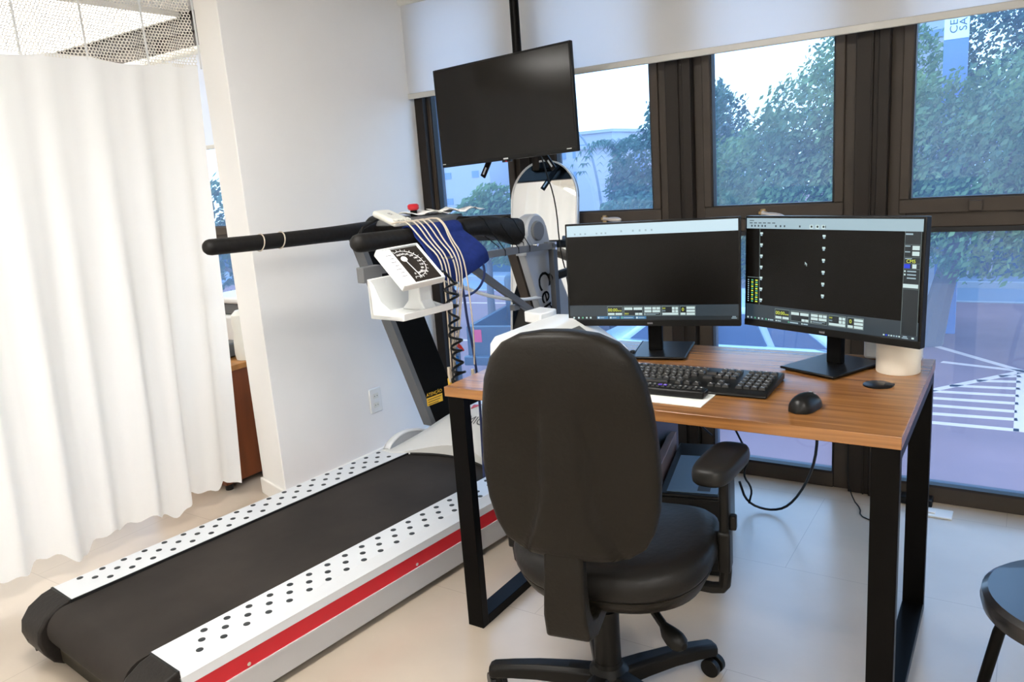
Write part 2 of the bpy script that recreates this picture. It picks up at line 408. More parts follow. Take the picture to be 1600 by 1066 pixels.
# ---- window wall: posts, transoms, sashes, panes
ZT0, ZT1, ZTOP = 1.02, 1.135, 2.30
def window_bay(x0, x1, centres, first, idx0, head=True):
    n = idx0
    edges = [first] + centres
    for i in range(len(edges)-1):
        a, b = edges[i], edges[i+1]
        gl, gr = a+.115, b-.115
        if i == 0 and first == -2.54: gl = -2.483
        f = MB()
        # outer plate around both lights
        f.box((gl-.06, 3.125, 0), (gl, 3.20, ZTOP)); f.box((gr, 3.125, 0), (gr+.06, 3.20, ZTOP))
        f.box((gl, 3.125, ZT0+.015), (gr, 3.20, ZT1-.045)); f.box((gl, 3.12, 0), (gr, 3.20, .062)); f.box((gl, 3.125, ZTOP-.08), (gr, 3.20, ZTOP))
        fo = struct('window_%d' % n, f, 'frame_brown', bevel=.003)
        # opening sash of the upper light
        s = MB(); c = .034
        for (p, q) in [((gl-.022, ZT1), (gl+.012, ZTOP-.11)), ((gr-.012, ZT1), (gr+.022, ZTOP-.11))]:
            s.box((p[0], 3.112, p[1]), (q[0], 3.165, q[1]))
        s.box((gl-.022, 3.112, ZT1-.05), (gr+.022, 3.165, ZT1)); s.box((gl-.022, 3.112, ZTOP-.11), (gr+.022, 3.165, ZTOP-.08))
        s.build('sash', 'frame_brown', fo, bevel=.004)
        g = MB()
        for (x, z, X, Z) in [(gl+.012, ZT1, gr-.012, ZTOP-.11)]:
            t = .005
            g.box((x, 3.118, z), (x+t, 3.16, Z)); g.box((X-t, 3.118, z), (X, 3.16, Z)); g.box((x, 3.118, z), (X, 3.16, z+t))
        g.box((gl-.03, 3.118, .062), (gl-.024, 3.16, ZT0)) if False else None
        g.box((gl, 3.118, ZT0-.002), (gr, 3.16, ZT0+.015)); g.box((gl, 3.118, .060), (gr, 3.16, .070))
        g.box((gl, 3.118, .07), (gl+.005, 3.16, ZT0)); g.box((gr-.005, 3.118, .07), (gr, 3.16, ZT0))
        g.build('gasket', 'gasket', fo, smooth=0)
        MB().box((gl, 3.150, ZT1), (gr, 3.154, ZTOP-.1)).build('pane', 'window_glass', fo, smooth=0)
        MB().box((gl, 3.150, .06), (gr, 3.154, ZT0+.01)).build('pane', 'window_glass', fo, smooth=0)
        n += 1
    for k, c in enumerate(centres[:-1]):
        p = MB().box((c-.056, 3.10, 0), (c+.056, 3.20, ZTOP)).box((c-.0035, 3.092, 0), (c+.0035, 3.1, ZTOP)).box((c+.02, 3.085, 0), (c+.056, 3.1, ZTOP))
        struct('trim_%d' % (idx0*10+k+1), p, 'frame_dark', bevel=.003)
    return n
nw = window_bay(0, 0, [-1.911, -1.195, -.479, .237, .953, 1.669, 2.385], -2.54, 1)
nw = window_bay(0, 0, [-6.04, -5.325, -4.61, -3.895, -2.93], -6.59, nw)
struct('trim_jamb', MB().box((-2.541, 3.08, 0), (-2.49, 3.2, ZTOP)), 'frame_dark', bevel=.003)
struct('trim_head', MB().box((FX0, 3.10, ZTOP-.01), (-2.80, 3.22, CZ)).box((-2.54, 3.10, ZTOP-.01), (FX1, 3.22, CZ)), 'frame_dark', smooth=0)

# handles on the sashes
def handle(x, z, label, brass=False, tilt=0):
    t = thing('window_handle', label, 'window handle', (x, 3.112, z), 0, 'levers on the window sashes')
    b = MB().box((-.012, -.014, -.022), (.008, 0, .022)).box((-.02, -.012, .0), (.012, 0, .014))
    b.build('bracket', 'brass', t, bevel=.003)
    l = MB().tube([(-.003, -.018, .008), (.014, -.022, .006-.1*tilt), (.04, -.026, .004-.3*tilt), (.07, -.026, .001-.5*tilt), (.084, -.026, -.5*tilt)], [.009, .006, .011, .012, .005], 10, smooth=1)
    l.build('lever', 'lever', t)
    return t
handle(-1.545, 1.098, 'pale metal lever on brown sash just above the left monitor')
handle(-.86, 1.10, 'brass bracket and lever on brown sash above the gap between the monitors', tilt=.02)
MB().box((-.168, 3.10, 1.09), (-.128, 3.112, 1.125)).build('latch', 'frame_brown', bpy.data.objects['window_4'], bevel=.002)

# ------------------------------------------------------------------ glowing ceiling panels, most of them unseen and added to light the room
def ceil_light(x, y, sx, sy, mt, label, z=CZ, group=None):
    t = thing('ceiling_light', label, 'ceiling light', (x, y, z-.03), 0, group)
    f = MB()
    for a, b in [((-sx, -sy), (sx, -sy+.02)), ((-sx, sy-.02), (sx, sy)), ((-sx, -sy), (-sx+.02, sy)), ((sx-.02, -sy), (sx, sy))]:
        f.box((a[0], a[1], 0), (b[0], b[1], .03))
    f.build('frame', 'white_trim', t)
    MB().box((-sx+.02, -sy+.02, .006), (sx-.02, sy-.02, .012)).build('diffuser', mt, t, smooth=0)
for (x, y) in [(-1.35, .85), (.9, .0), (-1.6, -1.6), (.9, -1.6), (-4.1, -.85)]:  # all but the last are added out of view to brighten the room
    ceil_light(x, y, .32, .32, 'lamp_diffuser', {-1.35: 'added unseen square light over the chair and treadmill end', -1.6: 'added unseen square light nearest the middle of the back wall', .9: 'added unseen square light at the right side of the room' if y > -1 else 'added unseen square light in the back right corner', -4.1: 'square ceiling light in the left part of the room'}[x], group='square ceiling lights')
ceil_light(-5.35, 1.95, 1.11, 1.13, 'ceiling_glow', 'large glowing panel standing in for the overlit ceiling above the white curtain at top left')  # glowing panel in place of the overexposed white ceiling

# ------------------------------------------------------------------ roller blinds
def blind(x0, x1, zb, y, zt, label, nm='roller_blind'):
    t = thing(nm, label, 'blind', ((x0+x1)/2, y, zb), 0, 'white roller blinds on the window wall')
    MB().cyl((x0-.012, y, zt), (x1+.012, y, zt), .024, n=24).build('roller', 'ivory_plastic', t, world=True)
    MB().box((x0, y-.0008, zb+.02), (x1, y+.0008, zt)).build('fabric', 'blind_cloth', t, world=True, smooth=0)
    MB().box((x0, y-.006, zb), (x1, y+.005, zb+.026)).build('hem_bar', 'blind_hem', t, world=True, bevel=.003)
    for x in (x0-.016, x1+.012):
        MB().box((x, y-.03, zt-.03), (x+.004, y+.03, zt+.035)).build('end_bracket', 'white_plastic', t, world=True)
cloth_mat('blind_hem', (.60, .59, .55), (.5, .5, .5), .12, spec=.5)
blind(-2.565, .95, 1.715, 3.05, 2.165, 'long white roller blind hanging behind the wall television and over the desk windows')
blind(-6.4, -2.90, 1.60, 3.05, 2.165, 'white roller blind on the window behind the white curtain')

# ------------------------------------------------------------------ hospital curtain
t = thing('privacy_curtain', 'white pleated hospital curtain with net top hanging at the left', 'curtain', (-2.86, .6, .1))
def wav(y, z):
    f = min(1, max(.25, (1.9-z)/1.2))
    return .026*f*sin(y*2*pi/.17+1.3*sin(y*3.7)) + .022*sin(y*2*pi/.41+1.3+.5*sin(z*2))*f + .006*sin(y*2*pi/.083+z)*f
Y0, Y1 = -2.2, 2.008
rows = []
NZ, NY = 16, 420
for i in range(NZ+1):
    r = []
    for j in range(NY+1):
        y = Y0+(Y1-Y0)*j/NY; q = i/NZ
        hem = .085+.016*sin(y*2*pi/.36+.4)+.014*sin(y*2*pi/.19+sin(y*3))+.008*sin(y*2*pi/.071)-.03*max(0, (y-1.9)/.1)*0
        top = 1.842+.010*sin(y*2*pi/.46)
        z = hem+(top-hem)*q
        yy = y + (.03*(q) if j == NY else 0)*0 + (y-Y0)/(Y1-Y0)*(.105*q)
        r.append((-2.86+wav(y, z), yy, z))
    rows.append(r)
MB().grid(rows).build('cloth', 'curtain_cloth', t, world=True, smooth=80)
rows = []
for q in (1.838, 2.1, 2.375):
    rows.append([(-2.86+wav(Y0+(Y1-Y0)*j/NY, 1.84), Y0+(Y1+.105-Y0)*j/NY, q) for j in range(NY+1)])
MB().grid(rows).build('net_top', 'curtain_net', t, world=True, smooth=80)
sm = MB()
for y in [2.128, 1.90, 1.66, 1.43, 1.2, .97]:
    x = -2.858+wav(y-.03, 1.84)
    sm.box((x-.0012, y-.005, 1.835), (x+.0012, y+.003, 2.375))
sm.build('net_seam', 'curtain_cloth', t, world=True, smooth=0)
MB().box((-2.875, Y0, 2.375), (-2.845, 2.16, 2.40)).build('track', 'white_trim', t, world=True)

# ------------------------------------------------------------------ cabinet behind the curtain with devices
t = thing('wooden_cabinet', 'reddish brown wooden cabinet between curtain and white wing wall', 'cabinet', (-3.3, 2.4, 0))
MB().box((-3.62, 2.03, .03), (-2.985, 2.80, .555)).build('body', 'wood_side', t, world=True, bevel=.002)
MB().box((-3.64, 2.02, .545), (-2.975, 2.81, .57)).build('top', 'wood_lit', t, world=True, bevel=.002)  # paler wood: the light on the top is put into its colour
for a, b in ((-3.6, 2.06), (-3.01, 2.06), (-3.6, 2.76), (-3.01, 2.76)):
    MB().cyl((a, b, 0), (a, b, .03), .018).build('foot', 'black_plastic', t, world=True)
t = props(MB().lathe([(.0, .571), (.052, .571), (.056, .60), (.054, .66), (.048, .70), (.052, .74), (.05, .78), (.03, .80), (0, .80)], (-3.03, 2.28, 0)).build('plastic_bottle', 'ivory_plastic'), 'rounded white plastic bottle on the brown cabinet beside the wing wall', 'bottle')
t = thing('desk_printer', 'light grey office device with dark slot on the brown cabinet', 'printer', (-3.3, 2.45, .57))
MB().box((-3.52, 2.40, .572), (-3.14, 2.74, .74)).build('housing', 'white_plastic', t, world=True, bevel=.015)
MB().box((-3.50, 2.42, .74), (-3.12, 2.72, .80)).build('tray', 'mid_grey', t, world=True, bevel=.01)
MB().box((-3.52, 2.40, .80), (-3.10, 2.74, .83)).build('lid', 'white_plastic', t, world=True, bevel=.01)
t = props(MB().box((-3.26, 2.2, .572), (-3.12, 2.33, .64)).build('small_device', 'mid_grey', bevel=.008), 'small grey box in front of the printer on the cabinet', 'device')

# wall outlet
t = thing('wall_outlet', 'white double wall socket low on the wing wall beside the treadmill', 'socket', (-2.568, 2.61, .315), R(-3.0))
MB().box((-.004, -.038, -.06), (.008, .038, .06)).build('plate', 'white_plastic', t, bevel=.004)
for z in (.022, -.022):
    MB().box((.008, -.017, z-.012), (.0095, .017, z+.012)).build('socket', 'ivory_plastic', t, bevel=.003)
    MB().cyl((.0094, -.008, z), (.0102, -.008, z), .0022, n=8).cyl((.0094, .008, z), (.0102, .008, z), .0022, n=8).build('socket_holes', 'black_plastic', t)

# ------------------------------------------------------------------ television on ceiling pole
TC = Vector((-1.829, 2.772, 1.59)); ty, trl, ttl = -.05, .03, -.008
rr_ = Vector((cos(ty), sin(ty), 0)); nn = Vector((sin(ty), -cos(ty), 0)); uu_ = Vector((0, 0, 1))
n2 = cos(ttl)*nn - sin(ttl)*uu_; u2 = cos(ttl)*uu_ + sin(ttl)*nn
RR = cos(trl)*rr_+sin(trl)*u2; UU = cos(trl)*u2-sin(trl)*rr_
X = axes(TC, RR, -n2, UU)     # local: x right, y away from viewer, z up
t = thing('television', 'wide black flat television hanging high in front of the window', 'television', tuple(TC))
W, H = .350, .206
MB().box((-W, 0, -H), (W, .018, H), X=X).build('bezel', 'black_plastic', t, world=True, bevel=.003)
MB().box((-W+.009, -.0012, -H+.014), (W-.009, 0, H-.009), X=X).build('screen', 'screen_tv', t, world=True, smooth=0)
MB().box((-.25, .018, -.16), (.25, .045, .13), X=X).build('back_housing', 'matte_black', t, world=True, bevel=.01)
for (q0, q1, q2, q3) in ((-.012, .003, .012, .009), (.30, .012, .322, .015), (-.345, .012, -.328, .015)):
    MB().box((q0, -.0018, -H+q1), (q2, -.0012, -H+q3), X=X).build('badge', 'legend', t, world=True, smooth=0)
MB().box((-.022, .0, -H-.008), (.022, .014, -H+.001), X=X).build('sensor_bar', 'black_plastic', t, world=True, bevel=.002)
MB().box((-.004, -.001, -H-.0065), (.004, .0, -H-.003), X=X).build('standby_light', 'red', t, world=True)
t = thing('television_mount', 'black ceiling pole with crossed bracket arms carrying the television', 'bracket', (-1.79, 2.86, CZ))
MB().tube([(-1.79, 2.86, CZ), (-1.79, 2.86, 1.5)], .019, 16).build('pole', 'black_metal', t, world=True)
MB().cyl((-1.79, 2.86, CZ-.012), (-1.79, 2.86, CZ), .06).build('ceiling_flange', 'black_metal', t, world=True)
MB().box((-.06, .045, -.06), (.10, .072, .06), X=X).build('plate', 'black_metal', t, world=True, bevel=.003)
for s in (-1, 1):
    for v in (-1, 1):
        a = Vector((.015+s*.02, 0, v*.02)); b = Vector((.015+s*.185, 0, v*(.262 if v < 0 else .19)))
        d = (b-a).normalized(); q = Vector((-d.z, 0, d.x))*.012
        pts = [a+q, b+q, b-q, a-q]
        mb = MB().prism([(p.x, p.z) for p in pts], .047, .054, 'y', X=X)
        e0, e1 = b-d*.012, b-d*.045
        mb.prism([((e0+q*.3).x, (e0+q*.3).z), ((e1+q*.3).x, (e1+q*.3).z), ((e1-q*.3).x, (e1-q*.3).z), ((e0-q*.3).x, (e0-q*.3).z)], .0462, .0548, 'y', mi=1, X=X)
        mb.build('bracket_arm', ['black_metal', 'grey_metal'], t, world=True)
cable = [(-1.70, 2.82, 1.45), (-1.69, 2.85, 1.35), (-1.66, 2.88, 1.20), (-1.655, 2.88, 1.0), (-1.62, 2.88, .85), (-1.60, 2.86, .5), (-1.58, 2.85, .05)]
props(MB().tube(cable, .003, 8, smooth=2).build('television_cable', 'black_plastic'), 'thin black cable dangling from the television in front of the arched mirror', 'cable')

# ------------------------------------------------------------------ arched mirror leaning by the window
t = thing('arched_mirror', 'tall arched mirror with thin white frame leaning against the window post', 'mirror', (-1.81, 2.86, 0))
rad = .174; zc = 1.222; bot = 0.01
arc = [(rad*cos(a), zc+rad*sin(a)) for a in [pi*i/28 for i in range(29)]]
outl = [(rad, bot)]+arc+[(-rad, bot)]
rin = rad-.007
inn = [(rin, bot+.01)]+[(rin*cos(a), zc+rin*sin(a)) for a in [pi*i/28 for i in range(29)]]+[(-rin, bot+.01)]
lean = .165
Xm = Matrix.Translation((-1.808, 2.865, 0)) @ Matrix.Rotation(-math.atan(lean), 4, 'X') @ Matrix.Rotation(R(-1.0), 4, 'Y')
fr = MB(); n = len(outl)
vs = [(a, -.004, b) for a, b in outl]+[(a, .018, b) for a, b in outl]+[(a, -.004, b) for a, b in inn]+[(a, .018, b) for a, b in inn]
fs = []
for i in range(n):
    j = (i+1) % n
    fs += [(i, j, 2*n+j, 2*n+i), (n+i, n+j, j, i), (2*n+i, 2*n+j, 3*n+j, 3*n+i), (n+j, n+i, 3*n+i, 3*n+j)]
fr.add([Xm @ Vector(v) for v in vs], fs).build('frame', 'white_plastic', t, world=True)
MB().prism(inn, .0, .004, 'y', X=Xm).build('glass', 'mirror_glass', t, world=True, smooth=0)
MB().prism(outl, .0042, .017, 'y', X=Xm).build('backing', 'mid_grey', t, world=True, smooth=0)

# ------------------------------------------------------------------ treadmill
TO = (-2.046, .965, 0)
T = thing('treadmill', 'white and black medical treadmill with red side stripe and foam handlebars', 'treadmill', TO, -.0998)
# belt loop
pr_ = [(1.46, .192)] + [(0.0-.02, .192)]
arcp = [(-.02+.062*cos(a), .13+.062*sin(a)) for a in [pi/2+pi*i/12 for i in range(13)]]
loop = [(1.46, .193)]+arcp+[(1.46, .068), (1.46, .08)]+[(-.02+.05*cos(a), .13+.05*sin(a)) for a in [3*pi/2-pi*i/12 for i in range(13)]]+[(1.46, .18)]
MB().prism(loop, -.236, .230, 'x').build('belt', 'belt', T)
MB().box((-.232, .02, .082), (.226, 1.44, .178)).build('deck', 'belt_edge', T)
MB().cyl((-.236, -.02, .13), (.23, -.02, .13), .049).build('rear_roller', 'steel_dark', T)
MB().box((-.25, -.055, .022), (.245, .10, .064)).box((-.25, -.055, .022), (.245, -.045, .075)).build('rear_cover', 'olive_black', T, bevel=.004)
def rail(s):
    a, b = (-.378, -.242) if s < 0 else (.236, .378)
    f = MB()
    if s > 0: sec = [(a, .2), (.350, .2), (.378, .178), (.378, .151), (.372, .151), (.372, .03), (a, .03)]
    else: sec = [(b, .2), (b, .03), (-.372, .03), (-.372, .151), (-.378, .151), (-.378, .194), (-.372, .2)]
    f.prism([(u, z) for u, z in sec], 0, 1.98, 'y')
    rows_ = [.279, .318, .357] if s < 0 else [.263, .300, .338]
    for i in range(20 if s < 0 else 24):
        for k, u in enumerate(rows_):
            v = .071+i*.0682+.0290*(2-k)
            if s > 0: v = .131+i*.0682-.0275*k
            if s < 0 and v > 1.30: continue
            u_ = u*s
            f.lathe([(.0095, .1995), (.0095, .2008), (.008, .2014)], (u_, v, 0), 14, 1)
    f.build('side_rail', ['rail_white', 'dot_black'], T)
    k = .372*s; o = .0035*s
    ff = MB().box((k, .0, .102), (k+o, 1.98, .150)); ff.build('red_stripe', 'red', T, smooth=0)
    MB().box((k, .0, .098), (k+o*1.8, 1.98, .102)).build('trim_strip', 'bright_line', T, smooth=0)
    MB().box((k-.01*s, .0, .022), (k+o, 1.98, .098)).build('lower_panel', 'side_silver', T, bevel=.001)
    for v in (.18, .80, 1.4): MB().cyl((k, v, .113), (k+s*.0055, v, .113), .0055, n=10).build('screw', 'chrome', T)
    MB().box((a, -.006, .18), (b, .0, .199)).box((a if s > 0 else b-.001, 0, .186), ((a-.003) if s > 0 else b+.004, 1.46, .1995)).build('edge_strip', 'belt_edge', T)
    # rounded black end cap
    cp = [(0, .2005), (-.035, .193), (-.075, .172), (-.100, .140), (-.106, .105), (-.096, .065), (-.075, .03), (-.05, .012), (-.01, .010), (.035, .03), (.06, .06), (.0, .10)]
    e0, e1 = (-.379, -.245) if s < 0 else (.239, .379)
    cap = MB().prism([(p, q) for p, q in cp], e0, e1, 'x').build('end_cap', 'cap_black', T, bevel=.008, seg=3)
    for v, z in ((-.0965, .088), (-.0800, .044)):
        uu = -.35 if s < 0 else .35
        MB().cyl((uu, v-.006, z), (uu, v+.01, z), .0065, n=12).build('screw_recess', 'belt_edge', cap)
    return cap
rail(-1); rail(1)
MB().box((-.36, .03, .015), (.36, 1.95, .06)).build('chassis', 'matte_black', T)
for a, b in ((-.33, .2), (.33, .2), (-.33, 1.8), (.33, 1.8)):
    MB().cyl((a, b, 0), (a, b, .02), .03).build('foot', 'matte_black', T)
# motor hood, an arched cover
def hz(u, v):
    q = max(0, min(1, (v-1.33+.09*(abs(u)/.34)**2*0)/.34)); q = q*q*(3-2*q)
    c = max(0, 1-(abs(u)/.365)**2.2)
    return .202+.155*q*c
hrows = []
for i in range(25):
    r = []
    for j in range(33):
        u = -.365+.73*j/32
        v0 = 1.325+.105*max(0, 1-(u/.30)**2)
        v = v0+(1.99-v0)*(i/24)
        r.append((u, v, hz(u, v+.02)))
    hrows.append(r)
hood = MB(); hood.grid(hrows)
base = [(p[0], p[1], .19) for p in hrows[0]]; hood.grid([base, hrows[0]])
hood.grid([hrows[-1], [(p[0], p[1], .03) for p in hrows[-1]]])
Hd = hood.build('motor_hood', 'hood_white', T, smooth=60)
lip = [(p[0], p[1]-.004, .197) for p in hrows[0]]
MB().tube([p for p in lip if -.25 < p[0] < .245], .005, 8).build('hood_seal', 'belt_edge', Hd)
def onhood(cx, cy):
    return lambda v: Vector((cx+v.x, cy+v.y, hz(cx+v.x, cy+v.y+.02)+.0016+v.z))
text_mb('MICROMED', .052, None, fn=onhood(.085, 1.545)).build('lettering', 'mid_grey', Hd, smooth=0)
tri = MB()
f_ = onhood(-.085, 1.63)
tri.add([f_(Vector(p)) for p in [(-.018, .02, 0), (.03, .02, 0), (.002, -.022, 0), (-.018, .02, .002), (.03, .02, .002), (.002, -.022, .002)]], [(0, 1, 2), (3, 4, 5), (0, 1, 4, 3), (1, 2, 5, 4), (2, 0, 3, 5)])
tri.build('red_emblem', 'red', Hd, smooth=0)
text_mb('www', .02, None, fn=onhood(.12, 1.66)).build('small_lettering', 'mid_grey', Hd, smooth=0)
# arched fender on the far rail
fa = [(1.345+.27*i/16, .2+.046*sin(pi*(i/16)**.75)) for i in range(17)]
MB().prism(fa, -.352, -.338, 'x').build('fender', 'grey_metal', T)
fo = MB(); top = []
for v, z in fa: top.append([(-.375, v, z*.985+.001), (-.36, v, z+.005), (-.345, v, z+.006), (-.335, v, z+.002)])
fo.grid(top).build('fender_rim', 'rail_white', T, solid=.006)
# uprights
lp = [(1.285, 1.13), (1.303, 1.054), (1.385, .811), (1.525, .452), (1.60, .235), (1.81, .235), (1.70, .50), (1.566, .80), (1.46, 1.13)]
lp = [(1.285, 1.13), (1.60, .235), (1.80, .235), (1.47, 1.13)]
up = MB().prism(lp, -.372, -.318, 'x').build('upright', 'matte_black', T, bevel=.004)
rim = MB()
for (a, b) in [(lp[0], lp[1])]:
    d = Vector((b[0]-a[0], b[1]-a[1])).normalized(); q = (-d.y, d.x)
    rim.prism([(a[0]-.004, a[1]), (b[0]-.004, b[1]), (b[0]+.022, b[1]), (a[0]+.022, a[1])], -.375, -.3165, 'x')
rim.build('edge_profile', 'mid_grey', up)
lb = MB(); lb.box((-.3175, 1.575, .335), (-.3160, 1.675, .372)); lb.build('warning_label', 'yellow', up, smooth=0)
lb = MB().box((-.3175, 1.575, .372), (-.3160, 1.675, .398)); lb.build('label_header', 'matte_black', up)
text_mb('ATENÇÃO', .021, axes((-.3158, 1.625, .385), (0, 1, 0), (0, 0, 1), (1, 0, 0))).build('lettering', 'yellow', up, smooth=0)
tx = MB()
for k in range(3): tx.box((-.3160, 1.582, .364-.011*k), (-.3155, 1.668-.01*k, .361-.011*k))
tx.build('fine_print', 'olive_black', up, smooth=0)
# right upright
rpv = [(1.47, 1.13), (1.60, .74), (1.80, .235), (1.99, .235), (1.79, .64), (1.69, .9), (1.62, 1.10)]
rp_ = [(1.475, 1.06), (1.560, .82), (1.77, .235), (1.98, .235), (1.83, .6), (1.74, .85), (1.63, 1.06)]
ur = MB().prism(rp_, .335, .368, 'x').build('upright', 'grey_metal', T, bevel=.004)
MB().prism([(rp_[0][0]-.004, 1.06), (rp_[1][0]-.004, .82), (rp_[2][0]-.004, .235), (rp_[2][0]+.02, .235), (rp_[1][0]+.02, .82), (rp_[0][0]+.02, 1.06)], .29, .33, 'x').build('inner_channel', 'frame_brown', ur)
d = Vector((0, .24, -.97)).normalized(); q = Vector((1, 0, 0)).cross(d)
text_mb('Centurion', .105, axes((.3688, 1.632, .745), tuple(d), tuple(q), (1, 0, 0))).build('lettering', 'matte_black', ur, smooth=0)
# hubs and handlebars
hubp = [(0, .33), (.058, .33), (.062, .34), (.062, .378), (.056, .386), (.0, .386)]
hb = MB().lathe(hubp, (0, 1.546, 1.115), 32, 0, 'x').prism([(1.485, 1.10), (1.475, 1.03), (1.63, 1.03), (1.605, 1.13)], .335, .384, 'x').build('pivot_hub', 'grey_metal', T)
MB().lathe([(0, .384), (.037, .384), (.037, .391), (.033, .394), (0, .394)], (0, 1.546, 1.115), 28, 0, 'x').build('hub_cap', 'mid_grey', hb)
MB().capsule_ends([(.300, .775, 1.156), (.302, .95, 1.152), (.306, 1.1, 1.152), (.312, 1.22, 1.157), (.318, 1.34, 1.155), (.324, 1.42, 1.132), (.328, 1.49, 1.118)], [.0285, .029, .030, .031, .036, .043, .050], 20).build('handlebar', 'foam', T)
hl = MB().capsule_ends([(-.300, .64, 1.159), (-.302, .9, 1.152), (-.308, 1.15, 1.149), (-.325, 1.33, 1.147), (-.34, 1.45, 1.14)], [.0275, .028, .029, .034, .04], 20).build('handlebar', 'foam', T)
for v in (.83, .915):
    MB().tube([(-.301+.0295*cos(a), v+.012*sin(a)*.5, 1.153+.0295*sin(a)) for a in [2*pi*i/20 for i in range(21)]], .0022, 6).build('rubber_band', 'beige_wire', hl)
MB().lathe([(0, -.40), (.05, -.40), (.058, -.385), (.058, -.33), (0, -.31)], (0, 1.44, 1.14), 28, 0, 'x').build('pivot_hub', 'foam', T)
MB().capsule_ends([(-.33, 1.40, 1.150), (-.15, 1.36, 1.165), (.1, 1.38, 1.170), (.30, 1.46, 1.15)], .022, 16).build('crossbar', 'foam', T)
cs = MB().prism([(1.28, 1.165), (1.30, 1.192), (1.42, 1.196), (1.42, 1.17)], -.20, .14, 'x').build('console', 'mid_grey', T, bevel=.006)
st = MB().cyl((-.06, 1.36, 1.19), (-.06, 1.36, 1.222), .013).build('button_post', 'matte_black', cs)
MB().lathe([(0, 1.218), (.017, 1.218), (.022, 1.224), (.022, 1.236), (.016, 1.241), (0, 1.242)], (-.06, 1.36, 0), 24).build('stop_button', 'red', cs)
# accessory rail of flat steel tube outside the right handlebar
RU = .392
ar = MB().tube([(RU, .70, 1.082), (RU, 1.62, 1.052)], .0165, 4, sec=(1, 0, 1)).build('accessory_rail', 'mid_grey', T)
MB().tube([(RU+.004, 1.622, 1.066), (RU+.004, 1.622, .60)], .0165, 4, sec=(1, 1, 0)).build('accessory_post', 'steel_dark', T)
MB().tube([(RU-.02, 1.13, 1.065), (RU-.02, 1.62, .74)], .016, 4, sec=(1, 0, 1)).build('accessory_brace', 'mid_grey', T)
MB().tube([(RU-.01, 1.615, .93), (RU+.05, 1.75, .955), (RU+.06, 1.80, .955)], .017, 12).build('side_stub', 'black_plastic', T)
for v, z in ((1.612, 1.056), (1.612, 1.036), (1.50, 1.062)): MB().cyl((RU+.01, v, z+.006), (RU+.028, v, z+.006), .005, n=10).build('bolt', 'chrome', T)
MB().box((.35, 1.585, 1.04), (RU+.01, 1.62, 1.068)).box((.35, 1.40, .84), (RU-.02, 1.43, .86)).build('rail_bracket', 'mid_grey', T)
# black cord lashing handlebar and rail together
for k, v in enumerate((1.20, 1.30, 1.375, 1.44)):
    zc = 1.150-.02*(k > 1); r = .035+.0045*k; uc = .312+.006*k
    p = [(uc-r*.9, v+.01, zc+.004)]+[(uc+r*cos(a), v, zc+r*sin(a)) for a in (2.6, 2.0, 1.4, .8, .3)]+[(RU+.014, v+.03, 1.077-.01), (RU+.014, v+.03, 1.05), (RU-.014, v+.03, 1.05), (RU-.014, v+.03, 1.08), (uc-r*.9, v+.01, zc+.004)]
    MB().tube(p, .0016, 6).build('lashing_cord', 'matte_black', T)

W_ = lambda u, v, z: tuple(Matrix.Translation(TO) @ Matrix.Rotation(-.0998, 4, 'Z') @ Vector((u, v, z)))

# ---- blood pressure gauge with basket, hung on the accessory rail
G = thing('blood_pressure_gauge', 'square white blood pressure dial clamped to the treadmill rail', 'gauge', W_(.50, .79, .93), -.0998)
gc = Vector((-1.453, 1.682, 1.099)); gy, gt, gr_ = 1.352, -.854, .04
r0 = Vector((cos(gy), sin(gy), 0)); n0 = Vector((sin(gy), -cos(gy), 0)); z0 = Vector((0, 0, 1))
gn = cos(gt)*n0-sin(gt)*z0; gu = cos(gt)*z0+sin(gt)*n0
gr = cos(gr_)*r0+sin(gr_)*gu; gU = cos(gr_)*gu-sin(gr_)*r0
XG = axes(gc, gr, -gn, gU)     # x right, y into the dial, z up the face
h = .075
fr = MB()
for a, b in [((-h, -h), (h, -h+.0065)), ((-h, h-.0065), (h, h)), ((-h, -h), (-h+.0065, h)), ((h-.0065, -h), (h, h))]:
    fr.box((a[0], .000, a[1]), (b[0], .024, b[1]), X=XG)
case = fr.build('frame', 'white_plastic', G, world=True, bevel=.004)
MB().box((-h+.004, .0062, -h+.004), (h-.004, .028, h-.004), X=XG).build('back_case', 'white_plastic', G, world=True, bevel=.004)
MB().box((-h+.0065, .0032, -h+.0065), (-.030, .0062, h-.0065), X=XG).build('side_panel', 'paper', G, world=True, smooth=0)
MB().box((-.030, .0030, -h+.009), (h-.010, .0062, h-.010), X=XG).build('dial', 'frame_dark', G, world=True, smooth=0)
dl = MB()
ctr = (-.022+.02, -.0+.02)
cx, cz = .0, .032
rad_ = .052
pts = []
for i in range(41):
    a = R(112)-R(215)*i/40
    pts.append((cx-.006+rad_*cos(a)*.98, .0024, cz-.03+rad_*sin(a)*1.0))
cx, cz = -.006, .002
dl.tube([XG @ Vector(p) for p in pts], .0011, 4)
for i in range(16):
    a = R(112)-R(215)*i/15
    for r0_, r1_ in ((rad_, rad_+.007),):
        p0 = (cx+r0_*cos(a), .0024, cz+r0_*sin(a)); p1 = (cx+r1_*cos(a), .0024, cz+r1_*sin(a))
        dl.tube([XG @ Vector(p0), XG @ Vector(p1)], .0008, 4)
dl.build('scale_ring', 'legend', G, world=True)
nm = MB()
for i, s in enumerate(['300', '260', '240', '200', '180', '140', '120', '80', '60', '20', '0']):
    a = R(108)-R(205)*i/10; r_ = .040
    text_mb(s, .0095, XG @ axes((cx+r_*cos(a), .0022, cz+r_*sin(a)), (1, 0, 0), (0, 0, 1), (0, -1, 0)), mb=nm)
text_mb('mmHg', .011, XG @ axes((.02, .0022, -.035), (1, 0, 0), (0, 0, 1), (0, -1, 0)), mb=nm)
nm.build('numerals', 'legend', G, world=True, smooth=0)
